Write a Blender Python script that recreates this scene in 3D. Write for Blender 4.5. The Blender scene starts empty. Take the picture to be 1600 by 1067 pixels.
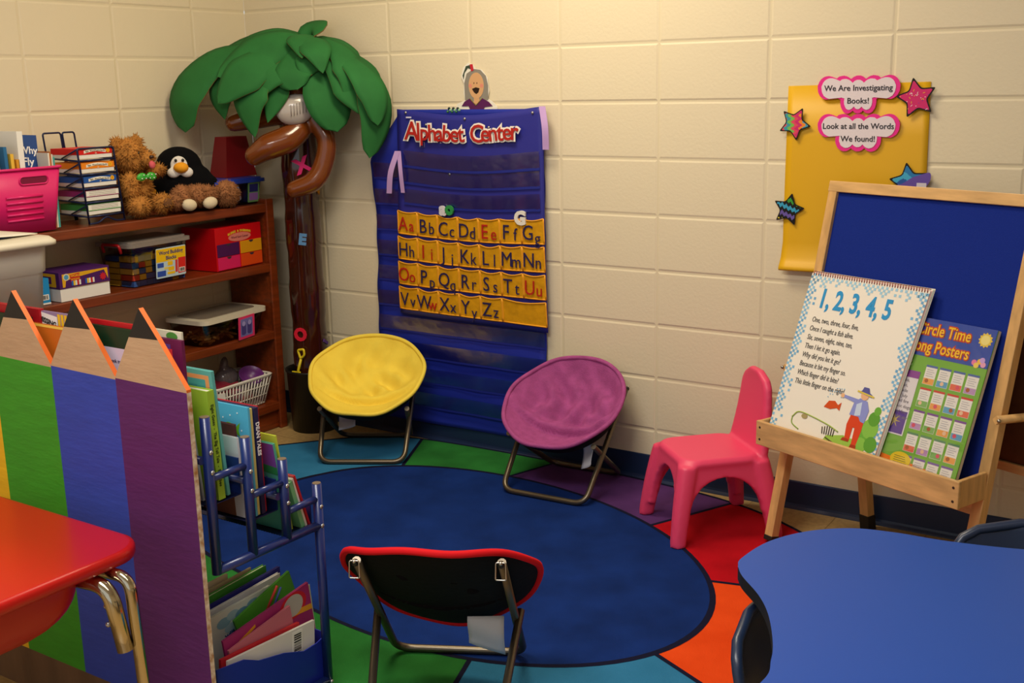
import bpy, bmesh, math, random
from mathutils import Vector, Matrix, Euler, Quaternion, noise
S = bpy.context.scene
COL = S.collection
R = math.radians
PI = math.pi
V = Vector
rnd = random.Random(7)

# ------------------------------------------------------------------ materials
def lin(h):
    h = h.lstrip('#')
    out = []
    for i in (0, 2, 4):
        c = int(h[i:i + 2], 16) / 255
        out.append(c / 12.92 if c <= .04045 else ((c + .055) / 1.055) ** 2.4)
    return out + [1.0]

_M = {}
def mat(name, col, rough=.5, spec=.5, metal=0, bump=0, bscale=200, var=0, vscale=8, sheen=0, coat=0,
        stretch=None, col2=None, trans=0, alpha=1, weave=False, emit=0):
    if name in _M:
        return _M[name]
    m = bpy.data.materials.new(name)
    m.use_nodes = True
    nt = m.node_tree
    b = nt.nodes['Principled BSDF']
    c = lin(col)
    m.diffuse_color = c
    b.inputs['Base Color'].default_value = c
    b.inputs['Roughness'].default_value = rough
    b.inputs['Specular IOR Level'].default_value = spec
    b.inputs['Metallic'].default_value = metal
    if sheen:
        b.inputs['Sheen Weight'].default_value = sheen
        b.inputs['Sheen Tint'].default_value = c
    if coat:
        b.inputs['Coat Weight'].default_value = coat
        b.inputs['Coat Roughness'].default_value = .08
    if trans:
        b.inputs['Transmission Weight'].default_value = trans
    if alpha < 1:
        b.inputs['Alpha'].default_value = alpha
    if bump or var:
        tc = nt.nodes.new('ShaderNodeTexCoord')
        mp = nt.nodes.new('ShaderNodeMapping')
        if stretch:
            mp.inputs['Scale'].default_value = stretch
        nt.links.new(tc.outputs['Object'], mp.inputs['Vector'])
    if var:
        n = nt.nodes.new('ShaderNodeTexNoise')
        n.inputs['Scale'].default_value = vscale
        n.inputs['Detail'].default_value = 5
        nt.links.new(mp.outputs['Vector'], n.inputs['Vector'])
        r = nt.nodes.new('ShaderNodeMapRange')
        r.inputs['From Min'].default_value = .3
        r.inputs['From Max'].default_value = .7
        nt.links.new(n.outputs['Fac'], r.inputs['Value'])
        mx = nt.nodes.new('ShaderNodeMix')
        mx.data_type = 'RGBA'
        lo = lin(col2) if col2 else [x * (1 - var) for x in c[:3]] + [1]
        hi = c if col2 else [min(1, x * (1 + var)) for x in c[:3]] + [1]
        mx.inputs['A'].default_value = lo
        mx.inputs['B'].default_value = hi
        nt.links.new(r.outputs['Result'], mx.inputs['Factor'])
        nt.links.new(mx.outputs['Result'], b.inputs['Base Color'])
    if bump:
        n = nt.nodes.new('ShaderNodeTexNoise')
        n.inputs['Scale'].default_value = bscale
        n.inputs['Detail'].default_value = 3
        nt.links.new(mp.outputs['Vector'], n.inputs['Vector'])
        bp = nt.nodes.new('ShaderNodeBump')
        bp.inputs['Strength'].default_value = bump
        bp.inputs['Distance'].default_value = .002
        nt.links.new(n.outputs['Fac'], bp.inputs['Height'])
        nt.links.new(bp.outputs['Normal'], b.inputs['Normal'])
    _M[name] = m
    return m

def vinyl(name, col, fac=.12, rough=.12):
    """clear plastic film: mostly see-through with a glossy coat"""
    if name in _M:
        return _M[name]
    m = bpy.data.materials.new(name)
    m.use_nodes = True
    nt = m.node_tree
    nt.nodes.remove(nt.nodes['Principled BSDF'])
    out = nt.nodes['Material Output']
    t = nt.nodes.new('ShaderNodeBsdfTransparent')
    t.inputs['Color'].default_value = lin(col)
    g = nt.nodes.new('ShaderNodeBsdfGlossy')
    g.inputs['Roughness'].default_value = rough
    mx = nt.nodes.new('ShaderNodeMixShader')
    mx.inputs['Fac'].default_value = fac
    tc = nt.nodes.new('ShaderNodeTexCoord')
    n = nt.nodes.new('ShaderNodeTexNoise')
    n.inputs['Scale'].default_value = 14
    bp = nt.nodes.new('ShaderNodeBump')
    bp.inputs['Strength'].default_value = .35
    bp.inputs['Distance'].default_value = .01
    nt.links.new(tc.outputs['Object'], n.inputs['Vector'])
    nt.links.new(n.outputs['Fac'], bp.inputs['Height'])
    nt.links.new(bp.outputs['Normal'], g.inputs['Normal'])
    nt.links.new(t.outputs[0], mx.inputs[1])
    nt.links.new(g.outputs[0], mx.inputs[2])
    nt.links.new(mx.outputs[0], out.inputs['Surface'])
    m.diffuse_color = lin(col)
    _M[name] = m
    return m

def paper(h, rough=.55):
    return mat('paper ' + h, h, rough, .3)

def plastic(h, rough=.35):
    return mat('plastic ' + h, h, rough, .5)

# ------------------------------------------------------------------ mesh builder
def frame(o, x, up):
    """local X -> x, local Y -> up, local Z -> their normal"""
    x = V(x).normalized()
    up = V(up)
    up = (up - x * up.dot(x)).normalized()
    z = x.cross(up)
    m = Matrix((x, up, z)).transposed().to_4x4()
    m.translation = V(o)
    return m

def fillet(pts, rad, n=6, closed=False):
    pts = [V(p) for p in pts]
    out = []
    N = len(pts)
    for i, p in enumerate(pts):
        if not closed and i in (0, N - 1):
            out.append(p)
            continue
        a = pts[i - 1]
        b = pts[(i + 1) % N]
        d1, d2 = a - p, b - p
        r = min(rad, d1.length * .49, d2.length * .49)
        q1 = p + d1.normalized() * r
        q2 = p + d2.normalized() * r
        for k in range(n + 1):
            t = k / n
            out.append(q1 * (1 - t) ** 2 + p * 2 * t * (1 - t) + q2 * t * t)
    return out

def catmull(pts, n=8):
    pts = [V(p) for p in pts]
    P = [pts[0] * 2 - pts[1]] + pts + [pts[-1] * 2 - pts[-2]]
    out = []
    for i in range(1, len(P) - 2):
        for k in range(n):
            t = k / n
            a, b, c, d = P[i - 1], P[i], P[i + 1], P[i + 2]
            out.append(.5 * ((2 * b) + (c - a) * t + (2 * a - 5 * b + 4 * c - d) * t * t + (3 * b - a - 3 * c + d) * t ** 3))
    out.append(pts[-1])
    return out

def rrect(w, h, r, n=5, cx=0, cy=0):
    out = []
    for sx, sy, a0 in ((1, 1, 0), (-1, 1, 90), (-1, -1, 180), (1, -1, 270)):
        for k in range(n + 1):
            a = R(a0 + 90 * k / n)
            out.append((cx + sx * (w / 2 - r) + r * math.cos(a), cy + sy * (h / 2 - r) + r * math.sin(a)))
    return out

def circ(r, n=24, cx=0, cy=0, ry=None):
    ry = r if ry is None else ry
    return [(cx + r * math.cos(2 * PI * k / n), cy + ry * math.sin(2 * PI * k / n)) for k in range(n)]

def star(ro, ri, n=5, rot=0, cx=0, cy=0):
    out = []
    for k in range(2 * n):
        a = R(90 + rot) + PI * k / n
        r = ro if k % 2 == 0 else ri
        out.append((cx + r * math.cos(a), cy + r * math.sin(a)))
    return out

class MB:
    def __init__(s, *mats):
        s.bm = bmesh.new()
        s.mats = list(mats)
        s.mod = []
    def mi(s, m):
        if m is None:
            return 0
        if m not in s.mats:
            s.mats.append(m)
        return s.mats.index(m)
    def face(s, vs, m=None, smooth=False):
        try:
            f = s.bm.faces.new(vs)
        except ValueError:
            return None
        f.material_index = s.mi(m)
        f.smooth = smooth
        return f
    def box(s, c, size, m=None, rot=None, bev=0, seg=2):
        i = s.mi(m)
        M = Matrix.Translation(V(c)) @ (rot.to_4x4() if rot else Matrix()) @ Matrix.Diagonal((*size, 1))
        g = bmesh.ops.create_cube(s.bm, size=1, matrix=M)
        fs = {f for v in g['verts'] for f in v.link_faces}
        for f in fs:
            f.material_index = i
        if bev:
            es = list({e for v in g['verts'] for e in v.link_edges})
            r = bmesh.ops.bevel(s.bm, geom=es, offset=bev, segments=seg, profile=.5, affect='EDGES')
            for f in r['faces']:
                f.material_index = i
        return s
    def quad(s, pts, m=None):
        s.face([s.bm.verts.new(V(p)) for p in pts], m)
        return s
    def tube(s, pts, r, m=None, seg=10, cap=True, closed=False, up=None, flat=1.0):
        pts = [V(p) for p in pts]
        n = len(pts)
        rs = r if isinstance(r, (list, tuple)) else [r] * n
        ref = None
        rings = []
        for i, p in enumerate(pts):
            if closed:
                t = (pts[(i + 1) % n] - pts[i - 1])
            else:
                t = pts[min(i + 1, n - 1)] - pts[max(i - 1, 0)]
            t.normalize()
            if ref is None:
                ref = V(up) if up else (V((0, 0, 1)) if abs(t.z) < .9 else V((1, 0, 0)))
            ref = (ref - t * ref.dot(t)).normalized()
            sd = t.cross(ref)
            rings.append([s.bm.verts.new(p + (sd * math.cos(a) + ref * math.sin(a) * flat) * rs[i])
                          for a in (2 * PI * k / seg for k in range(seg))])
        for i in range(n if closed else n - 1):
            a, b = rings[i], rings[(i + 1) % n]
            for k in range(seg):
                s.face([a[k], a[(k + 1) % seg], b[(k + 1) % seg], b[k]], m, True)
        if cap and not closed:
            s.face(rings[0][::-1], m)
            s.face(rings[-1], m)
        return s
    def lathe(s, prof, m=None, c=(0, 0, 0), seg=28, rot=None, sx=1, sy=1, smooth=True):
        M = Matrix.Translation(V(c)) @ (rot.to_4x4() if rot else Matrix())
        rings = []
        for r, z in prof:
            if r < 1e-6:
                rings.append([s.bm.verts.new(M @ V((0, 0, z)))])
            else:
                rings.append([s.bm.verts.new(M @ V((r * sx * math.cos(2 * PI * k / seg), r * sy * math.sin(2 * PI * k / seg), z))) for k in range(seg)])
        for a, b in zip(rings, rings[1:]):
            for k in range(seg):
                k2 = (k + 1) % seg
                if len(a) == 1 and len(b) == 1:
                    continue
                if len(a) == 1:
                    s.face([a[0], b[k2], b[k]], m, smooth)
                elif len(b) == 1:
                    s.face([a[k], a[k2], b[0]], m, smooth)
                else:
                    s.face([a[k], a[k2], b[k2], b[k]], m, smooth)
        return s
    def ball(s, c, rad, m=None, rot=None, seg=20):
        if not isinstance(rad, (tuple, list)):
            rad = (rad,) * 3
        n = seg // 2
        M = Matrix.Translation(V(c)) @ (rot.to_4x4() if rot else Matrix()) @ Matrix.Diagonal((*rad, 1))
        rings = []
        for i in range(n + 1):
            a = PI * i / n
            if i in (0, n):
                rings.append([s.bm.verts.new(M @ V((0, 0, -math.cos(a))))])
            else:
                rings.append([s.bm.verts.new(M @ V((math.sin(a) * math.cos(2 * PI * k / seg), math.sin(a) * math.sin(2 * PI * k / seg), -math.cos(a)))) for k in range(seg)])
        for a, b in zip(rings, rings[1:]):
            for k in range(seg):
                k2 = (k + 1) % seg
                if len(a) == 1:
                    s.face([a[0], b[k2], b[k]], m, True)
                elif len(b) == 1:
                    s.face([a[k], a[k2], b[0]], m, True)
                else:
                    s.face([a[k], a[k2], b[k2], b[k]], m, True)
        return s
    def prism(s, poly, z0, z1, m=None, M=None, side=None, sm=False):
        M = M or Matrix()
        a = [s.bm.verts.new(M @ V((x, y, z0))) for x, y in poly]
        b = [s.bm.verts.new(M @ V((x, y, z1))) for x, y in poly]
        s.face(b, m)
        s.face(a[::-1], m)
        n = len(poly)
        for k in range(n):
            s.face([a[k], a[(k + 1) % n], b[(k + 1) % n], b[k]], side or m, sm)
        return s
    def loft(s, loops, m=None, smooth=True, cap0=False, cap1=False):
        rings = [[s.bm.verts.new(V(p)) for p in L] for L in loops]
        n = len(rings[0])
        for a, b in zip(rings, rings[1:]):
            for k in range(n):
                s.face([a[k], a[(k + 1) % n], b[(k + 1) % n], b[k]], m, smooth)
        if cap0:
            s.face(rings[0][::-1], m)
        if cap1:
            s.face(rings[-1], m)
        return s
    def grid(s, fn, nu, nv, m=None, smooth=True):
        g = [[s.bm.verts.new(V(fn(i / nu, j / nv))) for j in range(nv + 1)] for i in range(nu + 1)]
        for i in range(nu):
            for j in range(nv):
                s.face([g[i][j], g[i + 1][j], g[i + 1][j + 1], g[i][j + 1]], m(i, j) if callable(m) else m, smooth)
        return s
    def text(s, body, size, M, m=None, align='CENTER', ext=.0005, off=0, shear=0, sx=1):
        key = (body, size, align, ext, off, shear)
        if key not in _T:
            cu = bpy.data.curves.new('lettering', 'FONT')
            cu.body = body
            cu.size = size
            cu.align_x = align
            cu.align_y = 'CENTER'
            cu.extrude = ext
            cu.offset = off
            cu.shear = shear
            cu.resolution_u = 3
            o = bpy.data.objects.new('lettering', cu)
            COL.objects.link(o)
            dg = bpy.context.evaluated_depsgraph_get()
            me = bpy.data.meshes.new_from_object(o.evaluated_get(dg))
            _T[key] = ([v.co.copy() for v in me.vertices], [tuple(p.vertices) for p in me.polygons])
            bpy.data.objects.remove(o)
            bpy.data.curves.remove(cu)
            bpy.data.meshes.remove(me)
        vs, ps = _T[key]
        bv = [s.bm.verts.new(M @ V((v.x * sx, v.y, v.z))) for v in vs]
        for p in ps:
            s.face([bv[i] for i in p], m)
        return s
    def remesh(s, vox, smooth=6):
        s.mod.append(('R', vox, smooth))
        return s
    def build(s, name, parent=None, M=None, label=None, fix=True):
        me = bpy.data.meshes.new(name)
        if fix:
            bmesh.ops.recalc_face_normals(s.bm, faces=s.bm.faces)
        s.bm.to_mesh(me)
        s.bm.free()
        for m in s.mats:
            me.materials.append(m)
        o = bpy.data.objects.new(name, me)
        COL.objects.link(o)
        if parent:
            o.parent = parent
        if M is not None:
            o.matrix_basis = M
        for k in s.mod:
            if k[0] == 'R':
                r = o.modifiers.new('r', 'REMESH')
                r.mode = 'VOXEL'
                r.voxel_size = k[1]
                r.use_smooth_shade = True
                if k[2]:
                    q = o.modifiers.new('s', 'SMOOTH')
                    q.iterations = k[2]
                    q.factor = .5
        if label:
            o['label'] = label
        return o
_T = {}

def tag(o, label, cat, group=None):
    o['label'] = label
    o['category'] = cat
    if group:
        o['group'] = group
    return o
def thing(name, label, cat, loc=(0, 0, 0), rotz=0, group=None, M=None):
    o = bpy.data.objects.new(name, None)
    o.empty_display_size = .05
    COL.objects.link(o)
    o.matrix_basis = M if M is not None else Matrix.Translation(V(loc)) @ Matrix.Rotation(rotz, 4, 'Z')
    return tag(o, label, cat, group)
def struct(mb, name):
    o = mb.build(name)
    o['kind'] = 'structure'
    return o

# ------------------------------------------------------------------ camera (solved from the wall's block courses)
cam = bpy.data.cameras.new('camera')
co = bpy.data.objects.new('camera', cam)
COL.objects.link(co)
cam.sensor_width = 36
cam.lens = 36 * 1757.36 / 1600
cam.clip_start = .05
Rr, Uu, Ff = V((0.83513679, 0.54968956, -0.01969579)), V((-0.1058941, 0.19581529, 0.97490657)), V((-0.5397527, 0.81209468, -0.22174143))
cm = Matrix((Rr, Uu, -Ff)).transposed().to_4x4()
cm.translation = V((1.0799, -3.6937, 1.4874))
co.matrix_world = cm
S.camera = co

# ------------------------------------------------------------------ room shell
XL = -2.77
BH, BW = .2032, .4064
CEIL = 2.74
m_wall = mat('cream wall paint', '#E6D9BB', .55, .35, bump=.35, bscale=90)
m_mort = mat('painted mortar joint', '#E2D5B5', .6, .3)
def block_wall(name, o, x, length, joint):
    """painted concrete block, stack bond: every block a shallow bevelled face on a recessed bed"""
    F = frame(o, x, (0, 0, 1))
    b = MB(m_wall, m_mort)
    d = .0022
    b.quad([F @ V(p) for p in ((0, 0, -d), (length, 0, -d), (length, CEIL, -d), (0, CEIL, -d))], m_mort)
    nrow = int(CEIL / BH) + 1
    xs = [joint + k * BW for k in range(-40, 60)]
    edges = [0] + [q for q in xs if .02 < q < length - .02] + [length]
    for r in range(nrow):
        z0, z1 = r * BH, min((r + 1) * BH, CEIL)
        for a, c in zip(edges, edges[1:]):
            g, i = .003, .0095
            ga, ia = (0, 0) if a == 0 else (g, i)
            gc, ic = (0, 0) if c == length else (g, i)
            o_ = [(a + ga, z0 + g), (c - gc, z0 + g), (c - gc, z1 - g), (a + ga, z1 - g)]
            n_ = [(a + ia, z0 + i), (c - ic, z0 + i), (c - ic, z1 - i), (a + ia, z1 - i)]
            jit = rnd.uniform(-.0006, .0006)
            ov = [b.bm.verts.new(F @ V((p[0], p[1], -d))) for p in o_]
            nv = [b.bm.verts.new(F @ V((p[0], p[1], jit))) for p in n_]
            b.face(nv, m_wall)
            for k in range(4):
                b.face([ov[k], ov[(k + 1) % 4], nv[(k + 1) % 4], nv[k]], m_wall)
    return struct(b, name)
block_wall('wall_back', (XL, 0, 0), (1, 0, 0), 6.4, -1.137 - XL)
block_wall('wall_left', (XL, -6.4, 0), (0, 1, 0), 6.4, 6.4 - .3016)

block_wall('light_blocker_right', (3.63, 0, 0), (0, -1, 0), 6.4, .2)  # unseen wall, added to block side fill from reaching the left wall

m_floor = mat('beige floor tile', '#B0925F', .35, .4, var=.16, vscale=60)
def floor():
    b = MB(m_floor, mat('floor seam', '#7D6646', .6))
    b.quad([(XL, -6.4, -.002), (3.63, -6.4, -.002), (3.63, 0, -.002), (XL, 0, -.002)], b.mats[1])
    T = .3048
    for i in range(21):
        for j in range(21):
            x, y = XL + i * T, -j * T
            g = .0008
            b.quad([(x + g, y - T + g, 0), (x + T - g, y - T + g, 0), (x + T - g, y - g, 0), (x + g, y - g, 0)], m_floor)
    struct(b, 'floor')
floor()
b = MB(mat('white ceiling tile', '#EDEAE0', .9, .2))
b.box((.43, -3.2, CEIL + .02), (6.4, 6.4, .04))
struct(b, 'ceiling')
m_base = mat('navy rubber cove base', '#1B2C4E', .38, .5)
def baseboard(name, o, x, length):
    F = frame(o, x, (0, 0, 1))
    b = MB(m_base)
    prof = [(0, 0), (.014, 0), (.012, .004), (.007, .012), (.005, .02), (.005, .1), (.003, .1035), (0, .1035)]
    b.loft([[F @ V((t, p[1], p[0])) for p in prof] for t in (0, length)], smooth=False, cap0=True, cap1=True)
    struct(b, name)
baseboard('baseboard_back', (XL, -.0005, 0), (1, 0, 0), 6.4)
baseboard('baseboard_left', (XL + .0005, -6.4, 0), (0, 1, 0), 6.38)

# ------------------------------------------------------------------ light
def area(name, loc, sx, sy, power, col, rot=(0, 0, 0)):
    l = bpy.data.lights.new(name, 'AREA')
    l.shape = 'RECTANGLE'
    l.size, l.size_y = sx, sy
    l.energy = power
    l.color = col
    o = bpy.data.objects.new(name, l)
    COL.objects.link(o)
    o.location = loc
    o.rotation_euler = rot
    return o

# ------------------------------------------------------------------ rug
def rug():
    def carpet(n, h, lo):
        return mat('carpet ' + n, h, .95, .1, bump=1.0, bscale=700, var=1, vscale=7, col2=lo, sheen=.3)
    blue = carpet('royal blue', '#143278', '#0E2760')
    cols = {'t': carpet('sky blue', '#357FAC', '#2C729C'), 'g': carpet('green', '#2C7A34', '#226228'), 'p': carpet('violet', '#5C3672', '#4B2B5E'),
            'r': carpet('red', '#C81020', '#A80A18'), 'o': carpet('orange', '#F4521C', '#E44512')}
    line = mat('navy carpet outline', '#15162E', .95, .1, bump=.6, bscale=600)
    c = V((-.9936, -.8986))
    ea, eb, er = .929, .607, -.27303
    def ell(t, k=1.0):
        tt = (t + PI) % (2 * PI) - PI
        k *= 1 + .3 * math.exp(-((tt + 2.3) / .42) ** 2)
        u, v = ea * k * math.cos(t), eb * k * math.sin(t)
        return V((c.x + u * math.cos(er) - v * math.sin(er), c.y + u * math.sin(er) + v * math.cos(er)))
    def ell_ang(p):
        d = V(p) - c
        u, v = d.x * math.cos(er) + d.y * math.sin(er), -d.x * math.sin(er) + d.y * math.cos(er)
        return math.atan2(v / eb, u / ea)
    op = [(-2.318, -.45), (-2.1, -.19), (-1.985, -.11), (-1.816, -.05), (-1.5, -.025), (-1.148, -.02), (-.75, -.033), (-.372, -.088), (-.082, -.222), (.2, -.45), (.4, -.8),
          (.46, -1.2), (.32, -1.65), (-.1, -1.93), (-.6, -2.05), (-1.2, -2.0), (-1.75, -1.8), (-2.2, -1.35), (-2.4, -.85), (-2.318, -.45)]
    oc = catmull([V((x, y, 0)) for x, y in op], 8)[:-1]
    pol = sorted((math.atan2(p.y - c.y, p.x - c.x), math.hypot(p.x - c.x, p.y - c.y)) for p in oc)
    def out(a, k=0):
        a = (a + PI) % (2 * PI) - PI
        n = len(pol)
        for i in range(n):
            a0, r0 = pol[i]
            a1, r1 = pol[(i + 1) % n]
            if i == n - 1:
                a1 += 2 * PI
                if a < a0:
                    a += 2 * PI
            if a0 <= a <= a1 or i == n - 1:
                t = (a - a0) / (a1 - a0)
                r = r0 + (r1 - r0) * t + k
                return V((c.x + r * math.cos(a), c.y + r * math.sin(a)))
    sp = [((-1.67, -.371), (-1.816, -.049)), ((-1.224, -.269), (-1.148, -.02)), ((-.504, -.403), (-.372, -.088)), ((-.152, -.732), (.38, -.6)), ((-.138, -1.221), (.39, -1.47)),
          ((-.517, -1.519), (-.36, -2.01)), ((-1.25, -1.44), (-1.5, -1.9)), ((-1.75, -1.15), (-2.2, -1.35))]
    seg = 'gprotggt'
    b = MB(blue)
    Z = .012
    N = 96
    ring = [ell(2 * PI * k / N) for k in range(N)]
    b.face([b.bm.verts.new((p.x, p.y, Z)) for p in ring], blue)
    for i in range(8):
        a0, a1 = ell_ang(sp[i][0]), ell_ang(sp[(i + 1) % 8][0])
        f0 = math.atan2(sp[i][1][1] - c.y, sp[i][1][0] - c.x)
        f1 = math.atan2(sp[(i + 1) % 8][1][1] - c.y, sp[(i + 1) % 8][1][0] - c.x)
        while a1 > a0:
            a1 -= 2 * PI
        while f1 > f0:
            f1 -= 2 * PI
        n = 20
        pi_ = [ell(a0 + (a1 - a0) * k / n) for k in range(n + 1)]
        po = [out(f0 + (f1 - f0) * k / n) for k in range(n + 1)]
        vi = [b.bm.verts.new((p.x, p.y, Z)) for p in pi_]
        vo = [b.bm.verts.new((p.x, p.y, Z)) for p in po]
        lo = [b.bm.verts.new((p.x, p.y, 0.0005)) for p in po]
        for k in range(n):
            b.face([vi[k], vi[k + 1], vo[k + 1], vo[k]], cols[seg[i]])
            b.face([vo[k], vo[k + 1], lo[k + 1], lo[k]], line)
        p, q = pi_[0], po[0]
        w = (q - p).normalized().orthogonal() * .007
        b.quad([(*(p - w), Z + .0006), (*(p + w), Z + .0006), (*(q + w), Z + .0006), (*(q - w), Z + .0006)], line)
    for k in range(N):
        t0, t1 = 2 * PI * k / N, 2 * PI * (k + 1) / N
        b.quad([(*ell(t0, .99), Z + .0008), (*ell(t1, .99), Z + .0008), (*ell(t1, 1.012), Z + .0008), (*ell(t0, 1.012), Z + .0008)], line)
        b.quad([(*out(t0, -.014), Z + .0008), (*out(t1, -.014), Z + .0008), (*out(t1), Z + .0008), (*out(t0), Z + .0008)], line)
    tag(b.build('rug'), 'large oval rug with a royal blue centre and a ring of coloured segments', 'rug')
rug()

# ------------------------------------------------------------------ bookcase along the left wall
m_oak = mat('red brown stained pine', '#76300E', .38, .5, var=.3, vscale=14, stretch=(3, .35, 5), bump=.12, bscale=120, coat=.25)
ZS = [1.013, .752, .45, .125]
def bookcase():
    y0, y1, xf, xb = -1.95, -.18, -2.49, XL + .008
    t = thing('bookcase', 'long low reddish brown wooden bookcase against the left wall', 'bookcase', (-2.63, -.9, 0))
    off = V((2.63, .9, 0))
    def B(name, c, s, bev=.004):
        b = MB(m_oak)
        b.box(V(c) + off, s, bev=bev)
        return b.build(name, t)
    d = xf - xb
    for y in (y1 - .0175, y0 + .0175):
        b = MB(m_oak)
        b.box(V(((xf + xb) / 2, y, .515)) + off, (d - .012, .035, 1.03), bev=.004)
        b.box(V((xf - .006, y, .515)) + off, (.014, .042, 1.032), bev=.004)
        b.build('side_panel', t)
    for z in ZS:
        b = MB(m_oak)
        b.box(V(((xf + xb) / 2 - .008, (y0 + y1) / 2, z - .012)) + off, (d - .022, y1 - y0 - .072, .022))
        b.box(V((xf - .012, (y0 + y1) / 2, z - .02)) + off, (.02, y1 - y0 - .07, .038), bev=.005)
        b.build('shelf', t)
    B('base_rail', (xf - .03, (y0 + y1) / 2, .043), (.02, y1 - y0 - .07, .084))
    B('back_rail', (xb + .01, (y0 + y1) / 2, ZS[1] + .03), (.016, y1 - y0 - .07, .06))
bookcase()

# local frame for things on the bookcase: X runs along the shelf (+Y of the room), Y goes back to the wall, Z up
def shelf_thing(name, label, cat, y, x, z, yaw=0, group=None):
    return thing(name, label, cat, (x, y, z), R(90 + yaw), group)
FRONT = frame((0, 0, 0), (1, 0, 0), (0, 0, 1))      # printing on a front face (faces local -Y)
def fr(x, y, z):
    return frame((x, y, z), (1, 0, 0), (0, 0, 1))
def bar_code(b, M, w, h, n=11, seed=1):
    q = random.Random(seed)
    b.prism(rrect(w, h, .001, 1), 0, .0004, paper('#F2EFE6'), M)
    x = -w * .42
    while x < w * .4:
        bw = q.choice((.5, 1, 1.6)) * w / 40
        b.prism([(x, -h * .36), (x + bw, -h * .36), (x + bw, h * .36), (x, h * .36)], .0005, .0008, paper('#222222'), M)
        x += bw + q.choice((.6, 1, 1.5)) * w / 40

# pink basket full of books ------------------------------------------------
m_pink = mat('hot pink plastic', '#E02070', .35, .5, bump=.1, bscale=500)
def pink_basket():
    t = shelf_thing('plastic_basket', 'hot pink plastic basket packed with books on top of the bookcase', 'basket', -1.36, -2.6, ZS[0] + .001, 0)
    W0, W1, D0, D1, H = .27, .325, .19, .225, .225
    b = MB(m_pink)
    n = 6
    def loop(k, z, ins=0):
        w = W0 + (W1 - W0) * k - ins * 2
        d = D0 + (D1 - D0) * k - ins * 2
        return [(x, y, z) for x, y in rrect(w, d, .025, n)]
    # back, sides and floor; the front wall with its slot is built from panels
    b.loft([loop(0, .003, .003), loop(0, .003), loop(1, H), loop(1, H, .003), loop(.02, .006, .004)], cap1=True)
    rim = [(x, y, H) for x, y in rrect(W1 + .004, D1 + .004, .025, n)]
    b.tube(rim, .005, closed=True, seg=8)
    o = b.build('body', t)
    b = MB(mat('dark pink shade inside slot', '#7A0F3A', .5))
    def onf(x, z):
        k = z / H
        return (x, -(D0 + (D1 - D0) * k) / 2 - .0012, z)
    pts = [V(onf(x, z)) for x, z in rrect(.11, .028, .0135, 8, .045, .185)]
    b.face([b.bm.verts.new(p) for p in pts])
    b.tube(pts, .003, m_pink, closed=True, seg=8)
    b.build('hand_slot', t)
    for i in range(5):
        b = MB(m_pink)
        z = .05 + i * .02
        b.tube([onf(-.065, z), onf(.075, z)], .0045, seg=8)
        b.build('groove', t)
    # books standing in it
    sp = [(-.135, .06, '#DDD6C8', 8, .30, 'cream paperback at the left end of the pink basket'), (-.115, .05, '#B9A888', 6, .24, 'tan booklet in the pink basket'),
          (-.095, .03, '#E9E6DD', 12, .28, 'tall white book leaning in the pink basket'), (-.06, .04, '#E8E4DC', 9, .31, 'white hardcover book with grey back in the pink basket'),
          (-.035, .03, '#2E6E9E', 5, .295, 'teal blue paperback in the pink basket'), (-.012, .02, '#E9BE46', 5, .27, 'yellow paperback in the pink basket'),
          (.006, .03, '#D89A30', 4, .25, 'amber booklet in the pink basket'), (.022, .05, '#F0EEE6', 2, .345, 'tallest white book with lettered spine in the pink basket')]
    for i, (x, dy, c, lean, h, lab) in enumerate(sp):
        M = t.matrix_basis @ Matrix.Translation((x, -.005, .008)) @ Matrix.Rotation(R(-lean * .5 + 2), 4, 'Y')
        book('storybook', lab, M @ Matrix.Rotation(PI / 2, 4, 'Z') @ Matrix.Translation((-.085, -.006, 0)), .165, h, .012 if i < 7 else .022, c, group='books in the pink basket')
    M = t.matrix_basis @ Matrix.Translation((.043, -.045, .012)) @ Matrix.Rotation(R(4), 4, 'Y') @ Matrix.Rotation(R(-6), 4, 'X')
    o = book('storybook', 'blue book with white title facing out of the pink basket', M @ Matrix.Translation((-.01, 0, 0)), .085, .33, .02, '#2A4C8C', group='books in the pink basket')
    for s_, x, z, sz in (('in', .012, .29, .024), ('Why', .046, .275, .036), ('Fly', .042, .235, .04), ('e', .06, .15, .03)):
        b = MB(paper('#F4F4F4'))
        b.text(s_, sz, fr(x, -.0008, z), off=.0006)
        b.build('title_word', o, label='white title lettering')
    for i, (x, c, h) in enumerate(((.126, '#E8E2D2', .265), (.132, '#B5692E', .27), (.139, '#D8D2C0', .26), (.146, '#3FA8A0', .25))):
        M = t.matrix_basis @ Matrix.Translation((x, -.005, .008)) @ Matrix.Rotation(R(1), 4, 'Y')
        book('storybook', ('cream', 'rust brown', 'pale grey', 'turquoise')[i] + ' thin book at the right end of the pink basket', M @ Matrix.Rotation(PI / 2, 4, 'Z') @ Matrix.Translation((-.08, -.003, 0)), .15, h, .006, c, group='books in the pink basket')

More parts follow.
